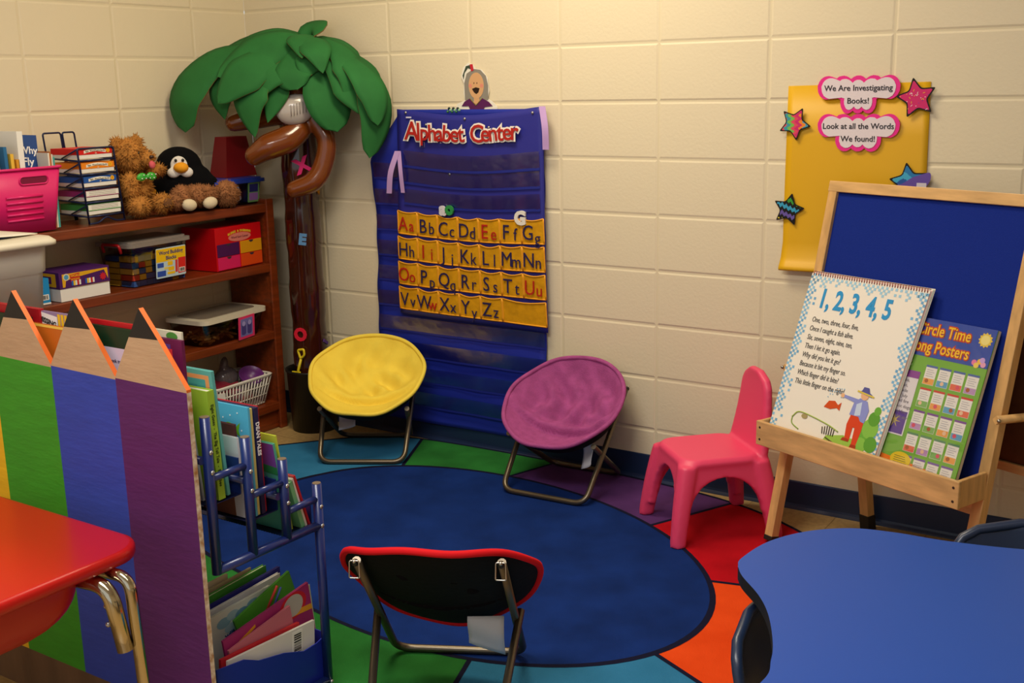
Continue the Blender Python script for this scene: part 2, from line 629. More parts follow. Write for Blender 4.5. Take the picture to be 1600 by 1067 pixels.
def book(name, label, M, w, h, t, cover, page='#E9E3D2', group=None, spine='L', pages=True):
    """closed book: X width, Y thickness (front cover at y=0, back at y=t), Z height; spine on the left or right edge"""
    b = MB(paper(cover, .4))
    c = min(.0022, t * .2)
    b.box((w / 2, c / 2, h / 2), (w, c, h))
    b.box((w / 2, t - c / 2, h / 2), (w, c, h))
    xs = c / 2 if spine == 'L' else w - c / 2
    b.box((xs, t / 2, h / 2), (c, t - 2 * c, h))
    o = b.build(name, None, M)
    tag(o, label, 'book', group)
    if pages and t > .003:
        p = MB(paper(page, .8))
        p.box((w / 2 + (c / 2 if spine == 'L' else -c / 2) * .6, t / 2, h / 2), (w - c * 2.6, t - 2 * c - .0002, h - .006))
        p.build('pages', o, label='cream page block')
    return o
pink_basket()

# wire rack with five boxes ------------------------------------------------
def wire_rack():
    t = shelf_thing('wire_rack', 'navy wire letter rack holding five coloured card boxes on the bookcase', 'rack', -1.015, -2.525, ZS[0] + .001, 4)
    m = mat('navy enamel wire', '#1B2850', .3, .5, metal=.3)
    w, H = .083, .28
    r = .0035
    lean = -.02
    def P(x, y, z):
        return V((x + lean * (z / H - .5) * 1.2, y, z))
    b = MB(m)
    b.tube(fillet([P(-w, 0, .002), P(-w, 0, H), P(w, 0, H), P(w, 0, .002)], .01), r)
    b.build('front_frame', t)
    b = MB(m)
    b.tube(catmull([P(-w, 0, .004), P(-w * .5, 0, .006), P(0, 0, .022), P(w * .5, 0, .006), P(w, 0, .004)], 6), r)
    b.build('base_wire', t)
    b = MB(m)
    for x0, x1 in ((-w, -.004), (.004, w * .7)):
        b.tube(fillet([P(x0, .17, .003), P(x0, .17, H + .055), P(x1, .17, H + .055), P(x1, .17, .003)], .01), r)
    b.build('back_frame', t)
    cols = [('#2F9E3C', '#F1EEE4', '#3E8F42'), ('#A03070', '#F1EEE4', '#9B2F72'), ('#2458A8', '#2458A8', '#2458A8'), ('#F08A1E', '#F08A1E', '#F08A1E'), ('#D8201E', '#D8201E', '#D8201E')]
    names = ['green edged white', 'magenta edged white', 'blue', 'orange', 'red']
    for i in range(5):
        z = .03 + i * .0515
        b = MB(m)
        for s_ in (-1, 1):
            b.tube([P(s_ * w, 0, z), P(s_ * w, .17, z - .012 + .02)], r)
            b.tube([P(s_ * w, 0, z + .042), P(s_ * w, .09, z + .008)], r * .8)
        b.tube([P(-w, 0, z), P(w, 0, z)], r)
        b.build('tray_wire', t)
        c, f, side = cols[i]
        M = t.matrix_basis @ Matrix.Translation(P(0, 0, z + .006))
        o = thing('card_box', names[i] + ' card box in the wire rack, ' + ('bottom', 'second from bottom', 'middle', 'second from top', 'top')[i] + ' of five', 'box', group='card boxes in the wire rack', M=M)
        bw, bd = w * 2 - .016, .15
        q = MB(paper('#EFEBE2'))
        q.box((0, bd / 2 + .004, .008), (bw, bd, .014))
        q.build('tray', o, label='white lower tray')
        q = MB(paper(c), paper(f), paper(side))
        q.box((0, bd / 2 + .004, .026), (bw + .002, bd + .002, .022), q.mats[2])
        q.box((0, .0035, .026), (bw + .0015, .002, .0215), q.mats[1])
        q.build('lid', o)
        q = MB(paper('#F3EEDC'))
        if i >= 2:
            arc = [(-.05 + .1 * k / 10, .006 * math.sin(PI * k / 10) - .004) for k in range(11)]
            q.prism([(x, y - .0045) for x, y in arc] + [(x, y + .0055) for x, y in arc[::-1]], 0, .0006, None, fr(-.004, .0024, .028))
            for k, wd in enumerate(('Sight', 'Word', 'Poetry', 'Books')):
                q.text(wd, .0085, fr(-.04 + .024 * k, .0017, .0285 - .001 * abs(k - 1.5)), paper('#4A4036'))
            q.text('set', .007, fr(0, .0022, .019), paper('#F6E8D0'))
            q.prism(circ(.0085, 16), 0, .0008, paper('#F2B21C'), fr(.056, .0022, .027))
            q.text('1', .012, fr(.056, .0013, .027), paper('#B03A10'))
        else:
            for k in range(3):
                q.prism([(-.062, .007 - k * .006), (.062, .007 - k * .006), (.062, .0085 - k * .006), (-.062, .0085 - k * .006)], 0, .0005, paper('#A9A49A'), fr(0, .0023, .026))
            q.prism([(-bw / 2, -.0105), (bw / 2, -.0105), (bw / 2, -.0085), (-bw / 2, -.0085)], 0, .0007, paper(c), fr(0, .0023, .026))
        q.build('label_print', o)
wire_rack()

# plush toys ---------------------------------------------------------------
def fur(b, centres, m, n, length, seed=1, thick=.25, avoid=None):
    """short tufts standing on a list of ellipsoids (centre, radii)"""
    q = random.Random(seed)
    tot = sum(r[0] * r[1] + r[1] * r[2] + r[0] * r[2] for c, r in centres)
    for c, r in centres:
        k = int(n * (r[0] * r[1] + r[1] * r[2] + r[0] * r[2]) / tot)
        for _ in range(k):
            z = q.uniform(-1, 1)
            a = q.uniform(0, 2 * PI)
            s_ = math.sqrt(1 - z * z)
            d = V((s_ * math.cos(a), s_ * math.sin(a), z))
            p = V(c) + V((d.x * r[0], d.y * r[1], d.z * r[2]))
            nn = V((d.x / r[0], d.y / r[1], d.z / r[2])).normalized()
            if any(sum(((p[i] - V(c2)[i]) / r2[i]) ** 2 for i in range(3)) < .9 for c2, r2 in centres if c2 is not c):
                continue
            g = (nn + V((q.uniform(-.5, .5), q.uniform(-.5, .5), q.uniform(-.9, .1)))).normalized()
            L = length * q.uniform(.6, 1.2)
            sd = g.orthogonal().normalized() * L * thick
            sd.rotate(Quaternion(g, q.uniform(0, PI)))
            s2 = g.cross(sd)
            base = p - nn * L * .3
            tip = b.bm.verts.new(p + g * L)
            v = [b.bm.verts.new(base + sd), b.bm.verts.new(base - sd * .5 + s2 * .8), b.bm.verts.new(base - sd * .5 - s2 * .8)]
            for i in range(3):
                b.face([v[i], v[(i + 1) % 3], tip], m, True)
def plush(b, centres, m):
    for c, r in centres:
        b.ball(c, r, m, seg=18)
def bear():
    t = shelf_thing('teddy_bear', 'shaggy golden brown teddy bear with green spotted bow beside the wire rack', 'plush toy', -.79, -2.6, ZS[0] + .01, 0)
    m = mat('golden brown fur', '#B67C3C', .95, .1, var=.3, vscale=40, sheen=.4)
    C = [((-.02, .02, .09), (.085, .07, .085)), ((-.03, .0, .225), (.068, .06, .066)), ((.012, -.04, .215), (.036, .034, .03)), ((.078, -.005, .165), (.05, .03, .026)),
         ((-.075, -.045, .11), (.036, .034, .055)), ((.035, -.085, .04), (.04, .034, .035)), ((-.07, -.08, .038), (.042, .04, .036)), ((-.075, .01, .275), (.025, .018, .024)), ((.02, .015, .28), (.025, .018, .024))]
    b = MB(m)
    plush(b, C, m)
    fur(b, C, m, 3800, .016, 3)
    b.build('fur_body', t)
    b = MB(mat('pink plush tongue', '#E0606A', .8))
    b.ball((.018, -.072, .192), (.014, .01, .016))
    b.build('tongue', t, label='pink tongue')
    b = MB(mat('black bead', '#14100E', .2))
    for x in (-.028, .022):
        b.ball((x, -.055, .24), .0065, seg=10)
    b.ball((.016, -.076, .222), (.011, .008, .008), mat('dark brown nose', '#3A2014', .4), seg=10)
    b.build('face_beads', t)
    g, w = mat('green satin', '#3FB03C', .4, sheen=.3), paper('#F4F4F0')
    b = MB(g)
    for s_ in (-1, 1):
        b.ball((-.012 + s_ * .024, -.07, .148), (.024, .008, .016), rot=Euler((0, R(s_ * 12), 0)).to_matrix(), seg=12)
    b.ball((-.012, -.076, .148), .009, seg=10)
    for k in range(8):
        b.ball((-.04 + .0095 * k, -.0785, .148 + (.007 if k % 2 else -.006)), .003, w, seg=6)
    b.build('bow_tie', t, label='green bow with white spots')
    b = MB(mat('tan plush pad', '#6E4624', .9, bump=.3))
    b.ball((.04, -.117, .042), (.022, .008, .02), seg=12)
    b.build('paw_pad', t)
bear()
def penguin():
    t = shelf_thing('plush_penguin', 'black plush penguin with a round orange beak sitting against the wall', 'plush toy', -.525, -2.65, ZS[0] + .018, -38)
    m = mat('black plush', '#0D0D10', .95, .1, bump=.5, bscale=300, sheen=.3)
    b = MB(m)
    b.ball((0, 0, .085), (.13, .085, .1))
    b.ball((-.01, .01, .155), (.095, .075, .085))
    b.ball((-.012, .005, .165), (.07, .065, .07))
    b.ball((.1, -.02, .09), (.045, .04, .035), rot=Euler((0, R(25), 0)).to_matrix())
    b.ball((-.125, -.015, .09), (.055, .04, .035), rot=Euler((0, R(-30), 0)).to_matrix())
    b.remesh(.006, 10)
    b.build('body', t)
    b = MB(mat('white plush', '#ECE8E2', .9, bump=.4, bscale=300))
    b.ball((-.012, -.062, .165), (.035, .016, .04))
    b.ball((-.036, -.075, .138), (.026, .018, .022))
    b.ball((.016, -.075, .138), (.026, .018, .022))
    b.remesh(.004, 4)
    b.build('face_patch', t, label='white face patch')
    b = MB(mat('orange plush', '#F2A312', .85, bump=.6, bscale=200))
    b.ball((-.006, -.088, .158), (.03, .026, .022))
    b.build('beak', t, label='round orange beak')
    b = MB(mat('black bead', '#14100E', .2))
    for x in (-.024, .004):
        b.ball((x, -.08, .187), (.006, .005, .007), seg=10)
    b.build('eyes', t)
    b = MB(mat('orange plush', '#F2A312', .85))
    b.ball((-.15, -.06, .05), (.045, .04, .022), rot=Euler((0, R(-25), 0)).to_matrix())
    b.build('foot', t, label='orange webbed foot')
penguin()
def pup():
    t = shelf_thing('plush_puppy', 'brown furry plush toy with cream feet lying in front of the penguin', 'plush toy', -.535, -2.525, ZS[0] + .012, -6)
    m = mat('ginger brown fur', '#9A6844', .95, .1, var=.3, vscale=40, sheen=.4)
    C = [((-.02, .005, .05), (.1, .045, .042)), ((.115, .0, .045), (.055, .05, .052)), ((-.1, -.0, .05), (.045, .04, .045)), ((-.14, -.01, .035), (.03, .035, .03))]
    b = MB(m)
    plush(b, C, m)
    fur(b, C, m, 3000, .013, 9)
    b.build('fur_body', t)
    for x, lab in ((-.1, 'left'), (.0, 'right')):
        b = MB(mat('cream plush', '#E2D2B0', .9, bump=.4, bscale=300))
        b.ball((x, -.048, .022), (.033, .022, .024), rot=Euler((0, R(8 if x else -8), 0)).to_matrix())
        b.build('foot', t, label='cream foot')
pup()

def lid_bin():
    t = shelf_thing('storage_bin', 'small clear bin with blue lid and framed picture label on the bookcase end', 'bin', -.318, -2.63, ZS[0] + .001, 0)
    b = MB(vinyl('blue tinted plastic', '#5C86B8', .18))
    b.loft([[(x, y, z) for x, y in rrect(.23 + .03 * z / .1, .17 + .03 * z / .1, .02)] for z in (.001, .095)], cap0=True)
    b.build('tub', t)
    b = MB(plastic('#2844B0'))
    b.prism(rrect(.285, .225, .025), .092, .106)
    b.prism(rrect(.26, .2, .02), .106, .112)
    b.build('lid', t, label='blue lid')
    b = MB(paper('#7CB068'))
    M = frame((.075, -.094, .048), (1, 0, 0), (0, -.12, 1))
    b.prism(rrect(.066, .084, .003, 2), 0, .0008, None, M)
    b.prism(rrect(.05, .034, .002, 2, 0, .019), .0008, .0012, paper('#2E2E78'), M)
    b.prism(rrect(.05, .032, .002, 2, 0, -.018), .0008, .0012, paper('#A878C8'), M)
    b.build('picture_label', t)
    b = MB(paper('#A8C4E6'))
    M2 = frame((-.025, -.094, .045), (1, 0, .3), (-.3, -.12, 1))
    b.prism(rrect(.048, .06, .006, 3), 0, .0008, None, M2)
    b.prism(rrect(.036, .048, .004, 3), .0008, .0012, paper('#5E8CC8'), M2)
    b.build('sticker', t)
    b = MB(paper('#5A7EA8'))
    for i in range(6):
        b.box((-.08 + .03 * i, 0, .04), (.02, .1 + .01 * (i % 3), .07), paper(('#9FB6CC', '#3A4E8A', '#7A98B8')[i % 3]), rot=Euler((0, R(6 * (i % 3 - 1)), 0)).to_matrix())
    b.build('contents', t)
    t2 = shelf_thing('red_pyramid', 'dark red tapered block standing on the blue bin lid under the palm', 'block', -.235, -2.66, ZS[0] + .114, 0)
    b = MB(mat('dark red board', '#8E0F18', .5))
    b.loft([[(x * w, y * w * .6, z) for x, y in ((1, 1), (-1, 1), (-1, -1), (1, -1))] for w, z in ((.088, 0), (.058, .17))], smooth=False, cap0=True, cap1=True)
    b.build('body', t2)
lid_bin()

# second shelf ---------------------------------------------------------------
def shelf_two():
    z = ZS[1] + .001
    t = shelf_thing('game_box', 'purple and yellow card game box with white base on the second shelf', 'box', -1.145, -2.575, z, 0)
    w, d, h = .215, .15, .105
    b = MB(paper('#EDE9E2'))
    b.box((0, 0, .024), (w - .004, d - .004, .048))
    b.build('base', t, label='white lower half')
    pu, ye = paper('#4A1A62'), paper('#E0A81E')
    b = MB(pu)
    b.box((0, 0, .077), (w, d, .06))
    b.build('lid', t)
    b = MB(ye)
    M = fr(0, -d / 2 - .0003, .076)
    b.prism([(-.095, -.024), (-.085, -.024), (-.08, .0), (-.02, .008), (.085, .018), (.1, -.018), (.1, .024), (-.095, .024)], 0, .0005, ye, M)
    b.prism([(-.06, -.008), (-.02, -.004), (-.022, .022), (-.062, .018)], .0005, .001, paper('#C02020'), M)
    b.text('WORD', .012, M @ Matrix.Translation((-.04, .013, .001)), paper('#F0D030'))
    b.text('BUILDING', .008, M @ Matrix.Translation((-.04, .001, .001)), paper('#F0D030'))
    b.prism(circ(.013, 18, -.078, .012), .0005, .001, paper('#D8D0B0'), M)
    b.prism(circ(.009, 18, -.078, .012), .001, .0014, paper('#4E9CC8'), M)
    for x0 in (-.058, .0):
        for k, c in enumerate(('#2E62B8', '#E8C030', '#E8E4DA', '#C82020', '#E8E4DA')):
            b.prism([(x0 + k * .008, -.022 + .0), (x0 + k * .008 + .0075, -.022), (x0 + k * .008 + .0075, -.004), (x0 + k * .008, -.004)], .0006, .0012, paper(c), M)
    b.prism(star(.016, .01, 9, 0, .078, -.006), .0006, .0012, paper('#C82030'), M)
    b.prism([(-.05, -.029), (.1, -.029), (.1, -.0285), (-.05, -.0285)], 0, .0004, ye, M)
    b.build('front_print', t)
    b = MB(ye)
    M = frame((-w / 2 - .0003, 0, .077), (0, -1, 0), (0, 0, 1))
    b.prism(rrect(.11, .048, .002, 2), 0, .0006, ye, M)
    b.prism(rrect(.06, .026, .002, 2), .0006, .001, paper('#4A1A62'), M)
    b.text('GAME', .014, M @ Matrix.Translation((0, 0, .001)), paper('#C0962A'))
    b.build('side_print', t)

    t = shelf_thing('small_box', 'small bright blue box with bar code between white tub and purple game box', 'box', -1.335, -2.56, z, 0)
    b = MB(paper('#1E8AC8'))
    b.box((0, 0, .047), (.1, .09, .094))
    b.box((0, 0, .003), (.102, .092, .006), paper('#EDE9E2'))
    bar_code(b, fr(.028, -.0452, .026), .034, .02)
    b.text('S', .04, fr(-.03, -.0455, .035), paper('#F0B020'), off=.001)
    b.build('carton', t)

    t = shelf_thing('block_tub', 'clear plastic tub of word building blocks with red handle on second shelf', 'tub', -.79, -2.6, z, 3)
    W, D, H = .3, .19, .155
    cl = vinyl('clear grey plastic', '#C9C2B8', .14)
    b = MB(cl)
    b.loft([[(x, y, zz) for x, y in rrect(W - .03 + .03 * zz / H, D - .03 + .03 * zz / H, .02)] for zz in (.001, H)], cap0=True)
    b.build('tub', t)
    b = MB(mat('frosted lid plastic', '#9A9088', .3, .5, alpha=.75))
    b.prism(rrect(W + .02, D + .02, .025), H, H + .014)
    b.prism(rrect(W - .01, D - .01, .02), H + .014, H + .022)
    b.build('lid', t)
    b = MB(plastic('#B01218'))
    b.tube(fillet([(-W / 2 - .012, -.055, H - .02), (-W / 2 - .02, -.055, H + .012), (-W / 2 - .02, .04, H + .012), (-W / 2 - .012, .04, H - .02)], .012), .006)
    b.build('handle', t, label='red carrying handle')
    q = random.Random(4)
    b = MB(paper('#2A4A90'))
    for lay in range(5):
        zz = .012 + lay * .024
        for i in range(8):
            for j in range(2):
                b.box((-.12 + i * .033, -.045 + j * .08, zz), (.031, .07, .02), paper(q.choice(('#2A4A90', '#34569A', '#C89A30', '#29457F', '#B83A2A', '#D8B050'))))
    b.build('blocks', t)['kind'] = 'stuff'
    M = frame((.045, -D / 2 - .001, .078), (1, 0, 0), (0, -.08, 1))
    b = MB(paper('#F2C414'))
    b.prism(rrect(.155, .12, .005, 3), 0, .0008, paper('#BFD8E4'), M)
    b.prism([(-.0765, .005), (.0765, .005), (.0765, .056), (-.0765, .056)], .0008, .0012, paper('#F2C414'), M)
    b.prism([(.037, -.052), (.0765, -.05), (.0765, .012), (.037, .012)], .0008, .0013, paper('#DC2A24'), M)
    b.text('Word Building', .021, M @ Matrix.Translation((.0, .04, .0013)), paper('#283878'), off=.0004)
    b.text('Blocks', .021, M @ Matrix.Translation((.0, .018, .0013)), paper('#283878'), off=.0004)
    for x, y, w_, h_, c in ((-.055, -.008, .032, .018, '#2E50B0'), (-.05, -.042, .044, .022, '#2E50B0'), (-.005, -.005, .026, .016, '#F2C414'), (.0, -.027, .03, .016, '#F2C414'), (-.0, -.044, .04, .01, '#F2C414'), (.028, -.02, .012, .05, '#D23A3A'), (-.025, -.022, .022, .009, '#E8D070')):
        b.prism(rrect(w_, h_, .002, 2, x, y), .0009, .0014, paper(c), M)
    bar_code(b, M @ Matrix.Translation((.057, -.038, .0013)), .03, .018, seed=3)
    b.build('product_label', t)

    t = shelf_thing('drawer_box', 'red card drawer box with purple, yellow, pink and orange drawers on second shelf', 'box', -.37, -2.612, z, 4)
    w, d, h = .278, .19, .18
    red = paper('#C80A14', .35)
    b = MB(red)
    b.box((0, 0, h / 2), (w, d, h), bev=.002)
    b.build('case', t)
    for i, (x, zz, c) in enumerate(((-.068, .085, '#4A1250'), (.07, .085, '#D8960E'), (-.068, .03, '#D81E60'), (.07, .03, '#D8480E'))):
        b = MB(paper(c))
        b.box((x, -d / 2 - .001, zz), (.13, .004, .052), bev=.001)
        b.build('drawer', t, label=('purple', 'yellow', 'pink', 'orange')[i] + ' drawer front')
        o = t.children[-1]
        q = MB(mat('dark finger notch', '#3A2A34', .6))
        q.prism([(.013 * math.cos(PI + PI * k / 10), .009 * math.sin(PI + PI * k / 10)) for k in range(11)], 0, .0008, None, fr(x, -d / 2 - .0031, zz + .026))
        q.build('notch', o)
    b = MB(paper('#D8C832'))
    M = fr(.005, -d / 2 - .0005, .15)
    for k, s_ in enumerate('BLENDS & DIGRAPHS'):
        a = (k - 8) / 8
        b.text(s_, .013, M @ Matrix.Translation((a * .066, .007 - .01 * a * a, 0)), paper('#D8C832'), off=.0004)
    b.prism(circ(.068, 32, 0, -.018, .018), 0, .0006, paper('#D87A6E'), M)
    b.text('Word Sort Center', .0135, M @ Matrix.Translation((0, -.018, .0008)), paper('#5A2430'))
    b.build('front_print', t)
shelf_two()

# third and fourth shelf ---------------------------------------------------
def shelf_low():
    z = ZS[2] + .001
    t = shelf_thing('storage_tub', 'clear shallow tub with cream lid and pink picture tag on third shelf', 'tub', -.445, -2.6, z, 4)
    W, D, H = .38, .23, .098
    b = MB(vinyl('clear brown plastic', '#B8A890', .12))
    b.loft([[(x, y, zz) for x, y in rrect(W - .05 + .04 * zz / H, D - .05 + .04 * zz / H, .03)] for zz in (.001, H)], cap0=True)
    b.build('tub', t)
    b = MB(mat('cream lid plastic', '#D8CFB8', .4))
    b.prism(rrect(W + .012, D + .012, .035, 6), H, H + .018)
    b.prism(rrect(W - .06, D - .06, .03, 6), H + .018, H + .021, mat('grey clear lid panel', '#7E7468', .25))
    b.build('lid', t, label='cream lid with grey panel')
    q = random.Random(8)
    b = MB(mat('tan craft sticks', '#B88E58', .7))
    for i in range(70):
        p = V((q.uniform(-.14, .14), q.uniform(-.07, .07), q.uniform(.012, .05)))
        b.box(p, (.06, .012, .008), paper(q.choice(('#B88E58', '#A07A4A', '#C8A878', '#8A6A40'))), rot=Euler((q.uniform(-.3, .3), q.uniform(-.4, .4), q.uniform(0, 3))).to_matrix())
    b.build('contents', t)['kind'] = 'stuff'
    M = frame((.05, -D / 2 - .004, .05), (1, 0, .04), (0, -.1, 1))
    b = MB(paper('#E83A6E'))
    b.prism(rrect(.1, .1, .003, 2), 0, .0008, None, M)
    b.prism(rrect(.074, .078, .003, 2), .0008, .0012, paper('#7A78B8'), M)
    for x in (-.018, .018):
        b.prism(rrect(.028, .06, .01, 3, x, -.002), .0012, .0016, paper('#4C4488'), M)
        b.prism(circ(.011, 14, x, .018), .0016, .002, paper('#A8A0D8'), M)
    b.build('picture_tag', t, label='pink tag with a purple picture')

    z = ZS[3] + .001
    t = shelf_thing('laundry_basket', 'small white slotted plastic basket of oddments on the bottom shelf', 'basket', -.41, -2.6, z, 2)
    wh = mat('white basket plastic', '#E8E2D6', .4)
    W, D, H = .33, .2, .135
    b = MB(wh)
    def P(sx, sy, k):
        return V((sx * (W - .06 * (1 - k)) / 2, sy * (D - .05 * (1 - k)) / 2, .004 + (H - .004) * k))
    cs = [(-1, -1), (1, -1), (1, 1), (-1, 1)]
    b.prism(rrect(W - .06, D - .05, .015), .001, .006)
    for k, r in ((0, .004), (.3, .003), (.62, .003)):
        b.tube([P(*c, k) for c in cs], r, closed=True, seg=6)
    b.loft([[V((x, y, H + dz)) for x, y in rrect(W + e, D + e, .02)] for e, dz in ((0, -.012), (.018, 0), (.006, .004), (-.008, 0))])
    for i in range(4):
        a, c = cs[i], cs[(i + 1) % 4]
        n = 17 if i % 2 == 0 else 11
        for k in range(n + 1):
            f = k / n
            p0, p1 = P(*a, 0).lerp(P(*c, 0), f), P(*a, 1).lerp(P(*c, 1), f)
            b.tube([p0, p1], .0036, seg=5)
    b.build('lattice_body', t)
    b = MB(wh)
    b.prism(rrect(.07, .07, .003), 0, .003, None, frame((-.155, -.09, .08), (.9, -.4, 0), (0, -.12, 1)))
    b.build('card_panel', t, label='plain white panel at the corner')
    stuff = [('purple_bowl', 'purple plastic bowl heaped in the white basket', (.075, .0, .12), '#5A3070'), ('red_tray', 'dark red tray edge in the white basket', (-.07, .0, .1), '#8A2030'), ('grey_bag', 'grey clear bag bulging out of the white basket', (.0, .03, .13), '#8A8088')]
    M = t.matrix_basis
    o = thing('plastic_bag', 'grey clear bag bulging out of the white slotted basket', 'bag', M=M @ Matrix.Translation((.02, .03, .13)))
    b = MB(mat('smoky plastic bag', '#6E6468', .2, .6, alpha=.7, bump=.8, bscale=40))
    b.ball((0, 0, .0), (.06, .045, .05))
    b.ball((-.01, 0, .05), (.02, .02, .05), rot=Euler((0, R(12), 0)).to_matrix())
    b.remesh(.006, 4)
    b.build('bag', o)
    o = thing('plastic_bowl', 'purple plastic bowl lying in the white slotted basket', 'bowl', M=M @ Matrix.Translation((.1, -.03, .1)))
    b = MB(plastic('#6A2E78'))
    b.lathe([(0, 0), (.03, .003), (.05, .03), (.055, .05), (.052, .05), (.046, .03), (0, .008)], rot=Euler((R(30), R(-15), 0)).to_matrix())
    b.build('bowl', o)
    o = thing('toy_tray', 'dark red toy tray tipped in the white slotted basket', 'tray', M=M @ Matrix.Translation((-.08, -.01, .1)))
    b = MB(plastic('#8A2438'))
    b.box((0, 0, .02), (.12, .14, .006), rot=Euler((R(8), R(-4), 0)).to_matrix(), bev=.002)
    for y in (-.07, .07):
        b.box((0, y, .028), (.12, .006, .02), bev=.002)
    b.build('tray', o)
    q = random.Random(5)
    o = MB(plastic('#C84040'))
    for i in range(24):
        o.box((q.uniform(-.11, .11), q.uniform(-.06, .06), q.uniform(.034, .072)), (.04, .03, .02), plastic(q.choice(('#C84040', '#C8B8A8', '#A83A50', '#7A4A80'))), rot=Euler((q.uniform(0, 3), q.uniform(0, 3), q.uniform(0, 3))).to_matrix())
    o = tag(o.build('toy_pieces', None, M), 'jumbled red and pale toy pieces inside the white slotted basket', 'toys')
    o['kind'] = 'stuff'
shelf_low()

